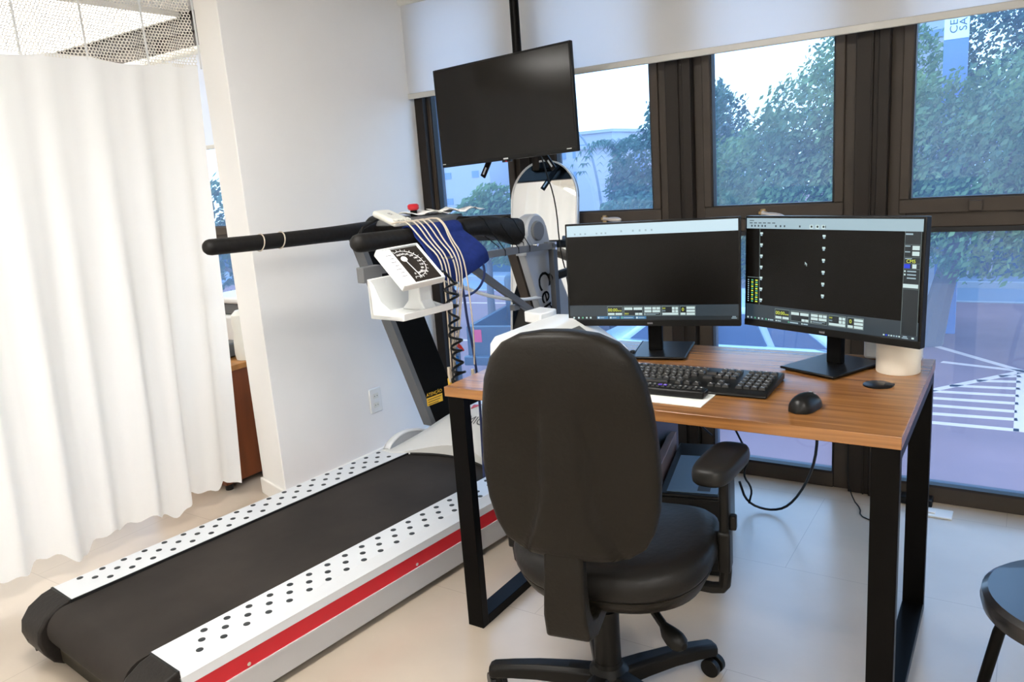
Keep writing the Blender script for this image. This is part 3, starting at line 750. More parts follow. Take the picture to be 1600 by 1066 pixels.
pn = MB().cyl(XG @ Vector((-.010, .0030, .022)), XG @ Vector((-.010, .0005, .022)), .010, n=20)
pn.tube([XG @ Vector((-.010, .001, .022)), XG @ Vector((.000, .001, -.056))], .0012, 6)
sd_ = MB()
for k in range(7): sd_.box((-.058+.006*(k%2), .0026, .045-.014*k), (-.040, .0032, .047-.014*k), X=XG)
sd_.build('side_print', 'grey_mark', G, world=True, smooth=0)
pn.build('pointer', 'legend', G, world=True)
MB().box((-h+.009, .0018, -h+.009), (h-.009, .0026, h-.009), X=XG).build('cover_glass', 'clear_cover', G, world=True, smooth=0) if False else None
# yoke between dial and basket, basket tray with cheeks
ba = MB()
ba.prism([(.405, .945), (.54, .945), (.545, .953), (.54, .958), (.42, .958), (.415, 1.06), (.405, 1.06)], .70, .90, 'y')
ba.prism([(.407, .945), (.538, .945), (.542, .955), (.50, .965), (.45, .995), (.425, 1.045), (.407, 1.06)], .70, .706, 'y')
ba.prism([(.407, .945), (.538, .945), (.542, .955), (.50, .96), (.45, .97), (.425, .985), (.407, .99)], .894, .90, 'y')
ba.box((.538, .70, .946), (.545, .90, .966))
for v in (.76, .82, .87): ba.box((.414, v, .958), (.417, v+.004, 1.05))
ba.build('basket', 'white_plastic', G, bevel=.003, world=False) if False else None
bw = MB(); bw.v = [W_(*p) for p in ba.v]; bw.f = ba.f; bw.m = ba.m
bw.build('basket', 'white_plastic', G, world=True, bevel=.003)
yk = MB().prism([(.43, .958), (.53, .958), (.51, .985), (.51, 1.03), (.53, 1.052), (.455, 1.052), (.465, 1.02), (.46, .985)], .80, .85, 'y')
yk.v = [W_(*p) for p in yk.v]; yk.build('yoke', 'white_plastic', G, world=True, bevel=.004)
cl = MB().box((.375, .69, 1.05), (.405, .76, 1.095)); cl.v = [W_(*p) for p in cl.v]; cl.build('clamp', 'mid_grey', G, world=True, bevel=.002)

# ---- navy cuff draped over the handlebar
rows = []
for i in range(17):
    tt = i/16; v = .965+.225*tt; row = []
    uc, zc_ = .306+.006*tt, 1.153; r_ = .0345
    for a in [pi+.15-(.15)*k for k in range(1)]: pass
    for k in range(7):  # inner hang
        z = 1.05+(zc_-1.05)*k/6; row.append((uc-r_-.004*(1-k/6), v, z))
    for k in range(1, 12):
        a = pi-pi*k/12; row.append((uc+r_*cos(a), v, zc_+r_*sin(a)))
    hang = (.150-.030*abs(tt-.38)/.38 if tt < .38 else .150-.050*(tt-.38)/.62)
    for k in range(9):
        q = k/8; row.append((uc+r_+.078*min(1, q*1.5)**.8+.004*sin(q*5+tt*6), v+(-.015+.050*tt)*q+.005*sin(tt*9)*q, zc_-hang*q*1.05))
    rows.append(row)
Wrows = [[W_(*p) for p in r] for r in rows]
cuff = thing('blood_pressure_cuff', 'navy blue fabric cuff draped over the right treadmill handlebar', 'cuff', W_(.31, 1.08, 1.19), -.0998)
MB().grid(Wrows).build('cloth', 'navy', cuff, world=True, solid=.004, smooth=60, sub=1)
# blue rubber tubes: a hanging loop and a long tail
tb = [(.40, 1.00, 1.05), (.41, 1.02, 1.02), (.42, 1.03, .985), (.42, 1.06, .955), (.42, 1.11, .945), (.42, 1.17, .965), (.42, 1.20, 1.01), (.42, 1.185, 1.06), (.40, 1.17, 1.08)]
MB().tube([W_(*p) for p in tb], .0042, 8, smooth=2).build('air_tube', 'navy_rubber', cuff, world=True)
tb = [(.435, 1.03, 1.08), (.44, 1.055, 1.02), (.43, 1.075, .95), (.42, 1.09, .87), (.42, 1.11, .76), (.41, 1.13, .60), (.40, 1.13, .30)]
MB().tube([W_(*p) for p in tb], .0045, 8, smooth=2).build('air_tube', 'navy_rubber', cuff, world=True)
# coiled black tube
co = []
for i in range(260):
    q = i/259; a = q*2*pi*10
    co.append(W_(.462+.014*cos(a), .985+.0*q+(.020+.005*sin(q*17))*sin(a), 1.01-.36*q+.004*sin(a*.5)))
cc = thing('coiled_hose', 'black coiled hose hanging from the gauge beside the treadmill post', 'hose', co[0])
MB().tube([W_(.50, .86, 1.06), W_(.47, .95, 1.05)]+co, .0042, 7).build('hose', 'black_plastic', cc, world=True)
# ECG lead bundle and patient module
E1 = thing('ecg_leads', 'beige electrode wires looped over the cuff and hanging with coloured clips', 'cable', W_(.2, 1.05, 1.2), -.0998)
leads = []
for (va, vb, vc, zend, us) in [(.955, .975, .978, .70, 0), (.985, .99, .995, .72, .004), (1.005, 1.005, .988, .66, .002), (1.03, 1.03, 1.0, .76, .006), (1.055, 1.045, 1.015, .80, .003), (1.10, 1.075, 1.09, .72, .005), (1.095, 1.06, 1.02, .84, .001)]:
    leads.append([(.15+us*3, va+.09, 1.19), (.24, va+.05, 1.20), (.285, va+.02, 1.200), (.318, va+.005, 1.201), (.350, va, 1.180), (.385, (va+vb)/2, 1.135), (.436, vb, 1.09), (.445+us, vb, 1.02), (.443+us, (vb+vc)/2, .92), (.440+us, vc, .82), (.436, vc, zend)])
for k, p in enumerate(leads):
    MB().tube([W_(*q) for q in p], .0024, 6, smooth=2).build('lead_wire', 'beige_wire', E1, world=True)
for (u, v, z, mt, d) in [(.43, 1.02, .805, 'red_clip', (.0, .03, -.03)), (.43, 1.015, .765, 'blue_clip', (0, .004, -.04)), (.43, .972, .70, 'yellow', (0, .004, -.04)), (.43, 1.005, .81, 'yellow', (0, .002, -.03)), (.42, 1.096, .70, 'beige_wire', (0, .002, -.05)), (.44, .965, .74, 'beige_wire', (0, .0, -.05))]:
    a = W_(u, v, z); b = W_(u+d[0], v+d[1], z+d[2])
    MB().tube([a, tuple((p+q)/2 for p, q in zip(a, b)), b], [.006, .0065, .003], 8).build('electrode_clip', mt, E1, world=True)
pm = thing('ecg_module', 'off-white handheld electrode module lying across the treadmill handlebars', 'device', W_(.08, 1.07, 1.2), -.0998)
Xp = Matrix.Translation(W_(.07, 1.13, 1.203)) @ Matrix.Rotation(R(-22), 4, 'Z') @ Matrix.Rotation(R(12), 4, 'Y')
MB().box((-.095, -.035, -.012), (.075, .035, .012), X=Xp).build('housing', 'ivory_plastic', pm, world=True, bevel=.01, seg=4)
pl = MB()
for k in range(7): pl.box((.060, -.032+.009*k, .010), (.085, -.027+.009*k, .016), X=Xp)
pl.build('lead_plugs', 'ivory_plastic', pm, world=True, bevel=.001)
text_mb('ECG', .016, Xp @ axes((-.02, 0, .0122), (1, 0, 0), (0, 1, 0), (0, 0, 1))).build('lettering', 'grey_mark', pm, world=True, smooth=0)
MB().tube([tuple(Xp @ Vector((-.08, 0, -.01))), W_(-.0, 1.02, 1.17), W_(-.05, 1.10, 1.12)], .006, 8, smooth=1).build('cable_stub', 'black_plastic', pm, world=True)
pp = MB()
for i, (a, b) in enumerate([((-.02, 1.40), 8), ((.10, 1.42), -12)]):
    Xq = Matrix.Translation(W_(a[0], a[1], 1.206+.006*i)) @ Matrix.Rotation(R(b), 4, 'Z')
    rr_g = [[tuple(Xq @ Vector((-.11+.028*x_, -.05+.025*y_, .008*sin(x_*1.3+y_*1.7+i)))) for x_ in range(9)] for y_ in range(5)]
    pp.grid(rr_g)
props(pp.build('loose_papers', 'paper', solid=.0015, smooth=60), 'crumpled white papers lying on the treadmill console', 'paper')
props(MB().tube([W_(.30, .95, 1.10), W_(.36, 1.0, 1.035), W_(.37, 1.12, .975), W_(.37, 1.28, .91), W_(.37, 1.45, .87), W_(.36, 1.60, .86), W_(.35, 1.7, .80)], .0065, 10, smooth=2).build('white_cable', 'white_plastic'), 'thick white cable arcing from the gauge to the right treadmill post', 'cable')

# ------------------------------------------------------------------ desk
DX0, DX1, DY0, DY1 = -1.358, -.186, 1.658, 2.335
D = thing('desk', 'wooden desk on black square steel frame legs', 'desk', ((DX0+DX1)/2, 2.0, 0))
MB().box((DX0, DY0, .722), (DX1, DY1, .75)).build('desktop', 'desk_wood', D, world=True, bevel=.0015)
for x0 in (-1.350, -.243):
    x1 = x0+.055
    f = MB().box((x0, DY0+.004, .0), (x1, DY0+.034, .722)).box((x0, DY1-.034, .0), (x1, DY1-.004, .722))
    f.box((x0, DY0+.034, .0), (x1, DY1-.034, .03)).box((x0, DY0+.034, .692), (x1, DY1-.034, .722))
    f.build('leg_frame', 'black_metal', D, world=True, bevel=.0015)
MB().box((-1.295, 2.22, .69), (-.243, 2.25, .722)).build('rear_beam', 'black_metal', D, world=True)
gm = MB().lathe([(0, .750), (.034, .750), (.034, .753), (.030, .755), (0, .755)], (-.285, 2.028, 0), 36).build('cable_grommet', 'black_plastic', D, world=True)
MB().box((-.270, 2.018, .7535), (-.248, 2.036, .7562)).build('grommet_slot', 'gasket', gm, world=True)

# ------------------------------------------------------------------ monitors
def screen_quads(mb, P, lst):
    for (s0, t0, s1, t1, mi) in lst: mb.quad(P(s0, t0), P(s1, t0), P(s1, t1), P(s0, t1), mi)
UIM = ['ui_white', 'ui_grey', 'ui_dark', 'ui_frame', 'ui_pale', 'ui_yellow', 'ui_green', 'ui_blue', 'ui_teal', 'ui_white2']
def panels(q, s0, t0, s1, t1):
    # the row of five control boxes: frames with pale fields
    Wd = (s1-s0); Ht = t1-t0
    xs = [0, .19, .42, .62, .82, 1.0]
    def B(i, a, b, c, d, mi):
        A = xs[i]; w_ = xs[i+1]-xs[i]-.012
        q.append((s0+Wd*(A+w_*a), t0+Ht*b, s0+Wd*(A+w_*c), t0+Ht*d, mi))
    for i in range(5):
        B(i, 0, 0, 1, 1, 3); B(i, .03, .07, .97, .95, 2)
    for a, b in ((.05, .47), (.53, .95)): B(0, a, .70, b, .92, 4)
    for a, b in ((.04, .46), (.52, .96)): B(1, a, .14, b, .40, 4)
    B(1, .60, .70, .77, .92, 4); B(1, .79, .70, .96, .92, 4)
    for a, b, c, d in ((.04, .12, .45, .36), (.5, .12, .72, .36), (.75, .12, .96, .36), (.04, .42, .45, .66), (.5, .42, .96, .66), (.04, .74, .08, .92)): B(2, a, b, c, d, 4)
    B(2, .12, .76, .9, .80, 9); B(2, .12, .85, .7, .89, 9)
    B(3, .04, .70, .96, .92, 4)
    for a in (.60, .79):
        for b in (.12, .42): B(3, a, b, a+.16, b+.25, 4)
    for b in (.1, .4, .7): B(4, .42, b, .96, b+.23, 4)
    B(4, .04, .70, .36, .92, 4)
    return xs
def monitor(name_lab, c, yaw, tilt, base_c, base_yaw, which):
    ra = Vector((cos(yaw), sin(yaw), 0)); na = Vector((sin(yaw), -cos(yaw), 0)); za = Vector((0, 0, 1))
    nf = cos(tilt)*na - sin(tilt)*za; uf = cos(tilt)*za+sin(tilt)*na
    X = axes(c, ra, -nf, uf)
    t = thing('computer_monitor', name_lab, 'monitor', (base_c[0], base_c[1], .75), 0, 'pair of monitors on the desk')
    w2, h2 = .260, .1575
    MB().box((-w2, 0, -h2), (w2, .022, h2), X=X).build('bezel', 'black_plastic', t, world=True, bevel=.002)
    MB().box((-w2+.0, -.0016, -h2), (w2, .0, -h2+.018), X=X).build('chin', 'black_plastic', t, world=True, bevel=.001)
    MB().box((-.15, .022, -.11), (.15, .045, .09), X=X).build('rear_housing', 'matte_black', t, world=True, bevel=.012)
    a0, a1, b1, b0 = -w2+.006, w2-.006, h2-.006, -h2+.019
    sc = MB().box((a0, -.0012, b0), (a1, 0, b1), X=X).build('screen', 'screen', t, world=True, smooth=0)
    P = lambda s, v, k=-.0016: tuple(X @ Vector((a0+(a1-a0)*s, k, b1+(b0-b1)*v)))
    q = []
    if which == 'L':
        q += [(0, 0, 1, .115, 0), (0, .845, 1, 1, 1), (0, .96, 1, 1, 2)]
        for s in (.045, .08, .11, .18, .21, .235): q.append((s, .08, s+.010, .097, 9))
        for s in (.33, .40, .44, .475, .51): q.append((s, .065, s+.010, .085, 9))
        ps0, pt0, ps1, pt1 = .235, .855, .765, .957
        q += [(.17, .962, .24, .99, 8), (.245, .962, .31, .99, 8), (.315, .962, .40, .99, 8), (.405, .962, .47, .99, 8)]
        for s, mi in ((.02, 4), (.05, 4), (.075, 6), (.10, 4), (.125, 4), (.175, 4), (.25, 4), (.32, 6), (.41, 4)): q.append((s, .968, s+.010, .986, mi))
        for s, e in ((.19, .215), (.265, .29), (.335, .39), (.425, .46)): q.append((s, .973, e, .981, 9))
        q += [(.965, .965, .985, .972, 9), (.96, .98, .99, .987, 9)]
    else:
        q += [(0, 0, 1, .10, 9), (0, .845, 1, 1, 1)]
        for s in (.03, .052, .075, .10, .12, .19, .22, .245, .34, .49): q.append((s, .065, s+.009, .083, 1))
        for s in (.41, .445, .48): q += [(s-.006, .058, s+.014, .092, 4), (s, .065, s+.010, .083, 2)]
        q += [(.02, .02, .05, .026, 1)] + [(.02+.03*k, .042, .04+.03*k, .050, 1) for k in range(6)]
        q += [(.0895, .10, .092, .845, 3), (.915, .10, .917, .96, 3), (.917, .10, .995, .96, 2), (.993, .10, .995, .96, 3)]
        for k in range(7):
            z = .135+.108*k; q += [(.093, z, .111, z+.018, 4), (.096, z+.02, .107, z+.034, 9)]
        for k in range(6):
            z = .145+.108*k; q += [(.482, z, .500, z+.018, 4), (.485, z+.02, .497, z+.034, 9)]
        q += [(.010, .575, .088, .58, 3)]
        for k in range(11):
            z = .60+.021*k
            q += [(.012, z, .020, z+.010, 9), (.036, z, .05, z+.012, 5 if k % 2 else 6), (.064, z, .080, z+.012, 6 if k % 2 else 5)]
        q += [(.92, .115, .955, .128, 9), (.917, .205, .993, .208, 3), (.955, .215, .989, .250, 4), (.92, .215, .945, .223, 9), (.955, .262, .989, .297, 4), (.92, .262, .945, .270, 9), (.917, .308, .993, .311, 3),
              (.922, .318, .955, .325, 9), (.917, .36, .993, .363, 3), (.919, .366, .948, .40, 7), (.958, .366, .978, .40, 4), (.917, .405, .993, .408, 3)]
        for k in range(3): q += [(.920, .418+.028*k, .928, .432+.028*k, 4 if k < 2 else 2), (.935, .42+.028*k, .978, .430+.028*k, 9)]
        q += [(.918, .53, .991, .562, 4), (.917, .57, .993, .573, 3)]
        ps0, pt0, ps1, pt1 = .20, .862, .735, .965
        for k, mi in enumerate((4, 9, 6, 4, 9, 6)): q.append((.012+.025*k, .972, .021+.025*k, .988, mi))
        for s, e, mi in ((.155, .163, 4), (.167, .19, 9), (.205, .213, 4), (.217, .24, 9), (.285, .295, 6), (.298, .35, 9), (.37, .378, 4), (.382, .41, 9)): q.append((s, .974, e, .986, mi))
        for k in range(7): q.append((.83+.013*k, .972, .838+.013*k, .984, (4, 7, 9, 4, 9, 9, 4)[k]))
        q += [(.93, .968, .95, .976, 9), (.925, .981, .955, .988, 9), (.972, .972, .984, .986, 4)]
    panels(q, ps0, pt0, ps1, pt1)
    mb = MB()
    L = {}
    for i, (s0, t0, s1, t1, mi) in enumerate(q):
        k = -.0014-.00002*i; mb.quad(P(s0, t0, k), P(s1, t0, k), P(s1, t1, k), P(s0, t1, k), mi)
    ht = pt1-pt0
    def tx(s, size, ss, tt, mi): text_mb(s, size, axes(P(ss, tt, -.0042), tuple(X.to_3x3() @ Vector((1, 0, 0))), tuple(X.to_3x3() @ Vector((0, 0, 1))), tuple(X.to_3x3() @ Vector((0, -1, 0)))), mi, mb, .0001)
    w5 = ps1-ps0
    tx('00:00', .0135, ps0+w5*.065, pt0+ht*.40, 5); tx('00:00', .0055, ps0+w5*.145, pt0+ht*.48, 5)
    tx('00.0', .007, ps0+w5*.225, pt0+ht*.78, 5) if which == 'L' else None
    tx('000', .006, ps0+w5*.645, pt0+ht*.25, 5); tx('000', .006, ps0+w5*.645, pt0+ht*.5, 9)
    tx('0', .014, ps0+w5*.853, pt0+ht*.38, 5)
    if which == 'R':
        tx('CM5', .0115, .952, .343, 5)
        cu = [(0, 0), (0, -.010), (.0025, -.0024), (.0045, -.0118), (.006, -.011), (.004, -.0072), (.007, -.007)]
        o = X @ Vector((a0+(a1-a0)*.385, -.0045, b1+(b0-b1)*.395))
        mb.add([o + X.to_3x3() @ Vector((a, 0, b)) for a, b in cu], [tuple(range(7))], 4)
    mb.build('display', UIM, sc, world=True, smooth=0)
    # badge on the chin
    MB().box((-.012, -.0022, -h2+.006), (.004, -.0016, -h2+.011), X=X).build('badge', 'grey_mark', t, world=True, smooth=0)
    # stand
    bx = Matrix.Translation((base_c[0], base_c[1], .75)) @ Matrix.Rotation(base_yaw, 4, 'Z')
    MB().box((-.084, -.108, .004), (.084, .108, .011), X=bx).build('stand_base', 'black_plastic', t, world=True, bevel=.003)
    MB().box((-.075, -.095, 0), (.075, .095, .004), X=bx).build('base_pad', 'matte_black', t, world=True)
    nk = Vector(c)+Vector((-na.x, -na.y, 0))*.05
    Xn = Matrix.Translation((nk.x, nk.y, .75)) @ Matrix.Rotation(yaw, 4, 'Z')
    MB().box((-.0215, -.009, .010), (.0215, .012, c[2]-.75), X=Xn).build('stand_neck', 'matte_black', t, world=True, bevel=.003)
    return t
monitor('left wide monitor on the desk with a white toolbar over a black window', (-.931, 2.151, 1.005), .213, -.05, (-.925, 2.215), .22, 'L')
monitor('right monitor on the desk with white channel tags down its black window', (-.434, 2.138, 1.003), -.397, -.026, (-.421, 2.170), -.44, 'R')

# ------------------------------------------------------------------ keyboard
KB = thing('computer_keyboard', 'full size black computer keyboard on the desk beneath the monitors', 'keyboard', (-.735, 1.912, .751), R(1.5))
kx, ky = .232, .096
MB().prism([(-ky, .0), (ky, .0), (ky, .017), (ky-.01, .020), (-ky+.012, .011), (-ky, .006)], -kx, kx, 'x').build('body', 'black_plastic', KB, bevel=.004)
import functools
keymesh = {}
def key(x, y, w=.0165, d=.0178, leg=True):
    y = y*1.22-.011
    kk = (round(w, 4), leg)
    zz = .0115+.0085*(y+ky)/(2*ky)
    if kk not in keymesh:
        b = MB(); h_ = .006
        vs = [(-w/2, -d/2, 0), (w/2, -d/2, 0), (w/2, d/2, 0), (-w/2, d/2, 0), (-w/2+.0018, -d/2+.0015, h_), (w/2-.0018, -d/2+.0015, h_), (w/2-.0018, d/2-.0018, h_), (-w/2+.0018, d/2-.0018, h_)]
        b.add(vs, [(0, 3, 2, 1), (4, 5, 6, 7), (0, 1, 5, 4), (1, 2, 6, 5), (2, 3, 7, 6), (3, 0, 4, 7)])
        if leg: b.quad((-.0045, .001, h_+.0002), (-.001, .001, h_+.0002), (-.001, .0052, h_+.0002), (-.0045, .0052, h_+.0002), 1); b.quad((.001, -.004, h_+.0002), (.0035, -.004, h_+.0002), (.0035, -.001, h_+.0002), (.001, -.001, h_+.0002), 1)
        o = b.build('key', ['keycap', 'legend'], KB, smooth=0); keymesh[kk] = o
    else:
        o = keymesh[kk].copy(); C.objects.link(o); o.parent = KB
    o.location = (x, y, zz)
P = .0190
for r_, (y, n_) in enumerate([(.062, 14), (.038, 14), (.019, 13), (.0, 12), (-.019, 12)]):
    for i in range(n_):
        x = -kx+.016+i*P+(0, 0, .008, .012, .004)[r_]
        if x > .062: continue
        key(x, y)
for x in (-.214, -.19, -.166, .0, .024, .048): key(x, -.039)
key(-.085, -.039, .115, leg=False); key(.060, .038, .028, leg=False); key(.060, .009, .026, leg=False)
for i in range(3):
    for y in (.062, .038, .019): key(.086+i*P, y)
for i in range(3): key(.086+i*P, -.039)
key(.086+P, -.019)
for i in range(4):
    for y in (.062, .038, .019, .0, -.019, -.039): key(.157+i*P, y)
# a remote in front, lying on a sheet of paper
props(MB().prism([(-.625, 1.834), (-.624, 1.711), (-.86, 1.715), (-.862, 1.838)], .7505, .7520).build('paper_sheets', 'paper', smooth=0), 'white sheets of paper on the desk under the black remote', 'paper')
RM = thing('remote_control', 'long black remote with one purple key lying before the keyboard', 'remote control', (-.735, 1.786, .7522), R(.5))
MB().box((-.105, -.021, 0), (.098, .021, .020)).build('body', 'black_plastic', RM, bevel=.006, seg=3)
for i in range(14):
    for y in (.010, -.004):
        MB().box((-.098+i*.0136, y-.0045, .0195), (-.0885+i*.0136, y+.0045, .0225)).build('button', 'purple' if (i in (5, 6) and y > 0) else 'keycap', RM, bevel=.001)
mk = MB()
for i in range(14):
    if i % 3 != 2: mk.box((-.096+i*.0136, .009, .0225), (-.092+i*.0136, .012, .0227))
mk.build('button_marks', 'legend', RM, smooth=0)
# mouse
MS = thing('computer_mouse', 'glossy black wireless mouse on the desk right of the keyboard', 'mouse', (-.402, 1.785, .751), R(-12))
rings = []
for i in range(13):
    y = -.050+.100*i/12; q = (y+.050)/.1
    hw = .030*max(0, 1-abs(2*q-1)**3.2)**.5*(1-.10*sin(pi*q))+.001; hh = .036*max(0, 1-abs(2*(q**.85)-1)**2.4)**.5+.001
    rings.append([(hw*cos(a)*(1 if sin(a) > 0 else 1), y, max(0, hh*max(0, sin(a))**.8) if sin(a) > 0 else 0) for a in [pi*2*k/28 for k in range(28)]])
MB().loft(rings).build('shell', 'black_plastic', MS, smooth=70)
MB().cyl((-.004, .028, .0275), (.004, .028, .0275), .006, n=14).build('scroll_wheel', 'grey_mark', MS)
MB().box((-.006, .036, .0225), (.006, .040, .0255)).build('badge', 'legend', MS, smooth=0)
# paper roll and things behind the right monitor
RL = thing('paper_roll', 'big cream white paper roll standing on the desk behind the right monitor', 'roll', (-.260, 2.184, .75))
MB().lathe([(.018, 0), (.052, 0), (.053, .002), (.053, .158), (.052, .16), (.018, .16)], n=48).build('paper', 'paper_cream', RL)
props(MB().box((-.36, 2.285, .751), (-.215, 2.325, .825)).build('plastic_box', 'white_plastic', bevel=.008), 'white plastic box at the rear desk edge behind the paper roll', 'box')
# cable loop beside the left monitor
lo = [(-1.03+.045*cos(a), 2.13+.03*sin(a), .757+.010*sin(a*3)) for a in [2*pi*i/24*2.2 for i in range(25)]]
props(MB().tube([(-1.03, 2.30, .757)]+lo, .005, 8, smooth=1).build('cable_loop', 'black_plastic'), 'coil of black cable beside the base of the left monitor', 'cable')

# white electrocardiograph behind the chair back
EC = thing('electrocardiograph', 'white sloping medical recorder on the desk behind the chair back', 'medical device', (-1.2, 1.98, .75))
pf = [(-1.295, .752), (-1.307, .80), (-1.303, .842), (-1.285, .864), (-1.26, .870), (-1.17, .872), (-1.16, .866), (-1.03, .782), (-1.012, .766), (-1.012, .752)]
MB().prism(pf, 1.82, 2.16, 'y').build('housing', 'white_plastic', EC, world=True, bevel=.010, seg=3)
MB().prism([(-1.355, 2.10), (-1.275, 2.07), (-1.262, 2.12), (-1.27, 2.165), (-1.345, 2.185)], .850, .886).build('paper_cover', 'white_plastic', EC, world=True, bevel=.004)
Xe = axes((-1.10, 1.97, .8285), (.840, 0, -.542), (0, 1, 0), (.542, 0, .840))
MB().box((-.045, -.09, -.001), (.035, .10, .0022), X=Xe).build('keypad', 'mid_grey', EC, world=True, bevel=.001)

# ------------------------------------------------------------------ office chair
CH = thing('office_chair', 'black office chair with tall backrest seen from behind at the desk', 'chair', (-.812, 1.533, 0), .19)
bc = .024
prof = [(.550, .03, .012), (.553, .075, .024), (.562, .118, .034), (.585, .150, .041), (.62, .168, .045), (.67, .180, .047), (.73, .185, .047), (.80, .182, .046), (.87, .175, .044), (.93, .164, .042), (.975, .146, .039), (1.005, .118, .034), (1.022, .082, .027), (1.030, .035, .015)]
def br_ring(z, w_, h_, n=180):
    r = []
    lean_ = -.27 - .05*(z-.55)
    for i in range(n):
        a = 2*pi*i/n; ca, sa = cos(a), sin(a)
        x = w_*(abs(ca)**.62)*(1 if ca > 0 else -1); y = h_*(abs(sa)**.75)*(1 if sa > 0 else -1)
        if sa < 0:   # rear face: raised spine channel flaring outwards to the foot
            hwid = .040+.055*max(0, (.70-z)/.15)**1.2 if z < .70 else .040-.012*(z-.70)/.2
            if z < .92:
                k = max(0, min(1, (abs(x)-hwid)/.014)); k = k*k*(3-2*k)
                amp = min(1, (.92-z)/.10)*.016
                y += amp*k*(1-(abs(x)/w_)**6)
        y += .10*x*x*2
        r.append((bc+x, lean_+y, z))
    return r
zs = []
rings = []
for i in range(len(prof)-1):
    for k in range(3):
        q = k/3; p0, p1 = prof[i], prof[i+1]
        rings.append(br_ring(*[a+(b-a)*q for a, b in zip(p0, p1)]))
rings.append(br_ring(*prof[-1]))
MB().loft(rings).build('backrest', 'chair_shell', CH, smooth=60)
# back cushion (faces the desk)
rings = []
for z, w_, h_ in [(p[0]*.96+.032, p[1]*.93, p[2]*.8) for p in prof]:
    rings.append([(bc+w_*(abs(cos(a))**.6)*(1 if cos(a) > 0 else -1), -.240-.05*(z-.55)+h_*sin(a)+.2*(w_*cos(a))**2, z) for a in [2*pi*i/40 for i in range(40)]])
MB().loft(rings).build('back_cushion', 'chair_fabric', CH, smooth=60)
# bracket between back and seat
def boxsweep(path, w_, th, xc=bc):
    rg = []
    N = len(path)
    for i, (y, z) in enumerate(path):
        a = Vector((path[min(i+1, N-1)][0]-path[max(i-1, 0)][0], path[min(i+1, N-1)][1]-path[max(i-1, 0)][1])).normalized(); n_ = Vector((-a.y, a.x))
        ww = w_[i] if isinstance(w_, list) else w_; t_ = th[i] if isinstance(th, list) else th
        p0 = (y+n_.x*t_, z+n_.y*t_); p1 = (y-n_.x*t_, z-n_.y*t_)
        rg.append([(xc-ww, *p0), (xc+ww, *p0), (xc+ww, *p1), (xc-ww, *p1)])
    return MB().loft(rg)
boxsweep([(-.275, .70), (-.290, .56), (-.296, .49), (-.297, .435), (-.285, .395), (-.23, .372), (-.12, .375), (.0, .375)], [.038, .042, .043, .046, .048, .045, .04, .04], [.012, .016, .018, .02, .026, .026, .02, .018], xc=.008).build('back_bracket', 'chair_shell', CH, bevel=.008, seg=3)
# seat
def seat_ring(z, k, fl=1):
    r = []
    for i in range(48):
        a = 2*pi*i/48; ca, sa = cos(a), sin(a)
        x = .238*k*(abs(ca)**.72)*(1 if ca > 0 else -1); y = .232*k*(abs(sa)**.78)*(1 if sa > 0 else -1)
        z_ = z + .02*(abs(x)/.24)**3*fl - .03*max(0, y/.24)**3
        r.append((bc+.012+x, .012+y, z_))
    return r
MB().loft([seat_ring(.412, .90), seat_ring(.414, .955), seat_ring(.428, .99), seat_ring(.448, 1.0), seat_ring(.468, .975), seat_ring(.48, .92), seat_ring(.486, .8), seat_ring(.482, .5), seat_ring(.478, .1)]).build('seat', 'seat_leather', CH, smooth=60)
MB().loft([seat_ring(.345, .30, 0), seat_ring(.348, .52, 0), seat_ring(.362, .74, 0), seat_ring(.385, .88, 0), seat_ring(.408, .955), seat_ring(.416, .965)]).build('seat_pan', 'chair_shell', CH, smooth=60)
MB().box((-.07, -.09, .325), (.09, .10, .36)).build('tilt_mechanism', 'chair_plastic', CH, bevel=.008)
for s in (-1, 1):
    xx = .285 if s > 0 else -.235
    am = MB().tube([(.10*s, .03, .352), (.20*s, .03, .350), (xx-.012*s, .03, .345), (xx, .03, .362), (xx, .03, .47)], .014, 10, smooth=1)
    ao = am.build('arm_bar', 'chair_plastic', CH)
    MB().box((xx-.014, .0, .40), (xx+.014, .055, .50)).box((xx-.011, .006, .46), (xx+.011, .048, .630)).build('arm_post', 'chair_plastic', CH, bevel=.006)
    MB().box((xx+.010*s, .018, .50), (xx+.026*s, .040, .535)).build('arm_button', 'chair_plastic', CH, bevel=.004)
    rg = []
    px_ = .275 if s > 0 else -.262; py_ = .062; pa = R(-11*s)
    for z, k in ((.627, .86), (.633, .97), (.645, 1.0), (.657, .97), (.664, .88), (.667, .6)):
        row = []
        for i in range(36):
            a = 2*pi*i/36
            x = .046*k*(abs(cos(a))**.62)*(1 if cos(a) > 0 else -1); y = .112*(1-(1-k)*.45)*(abs(sin(a))**.55)*(1 if sin(a) > 0 else -1)
            row.append((px_+x*cos(pa)-y*sin(pa), py_+x*sin(pa)+y*cos(pa), z-.004*max(0, sin(a))))
        rg.append(row)
    MB().loft(rg).build('armrest_pad', 'arm_rubber', CH, smooth=60)
MB().cyl((0, 0, .10), (0, 0, .27), .0330, .0320, 28).build('gas_column', 'chair_plastic', CH)
MB().cyl((0, 0, .25), (0, 0, .35), .0270, .0270, 28).build('column_sleeve', 'chair_plastic', CH)
MB().lathe([(0, .055), (.045, .055), (.055, .075), (.05, .105), (.036, .118), (.034, .13), (0, .13)], n=32).build('hub', 'chair_plastic', CH)
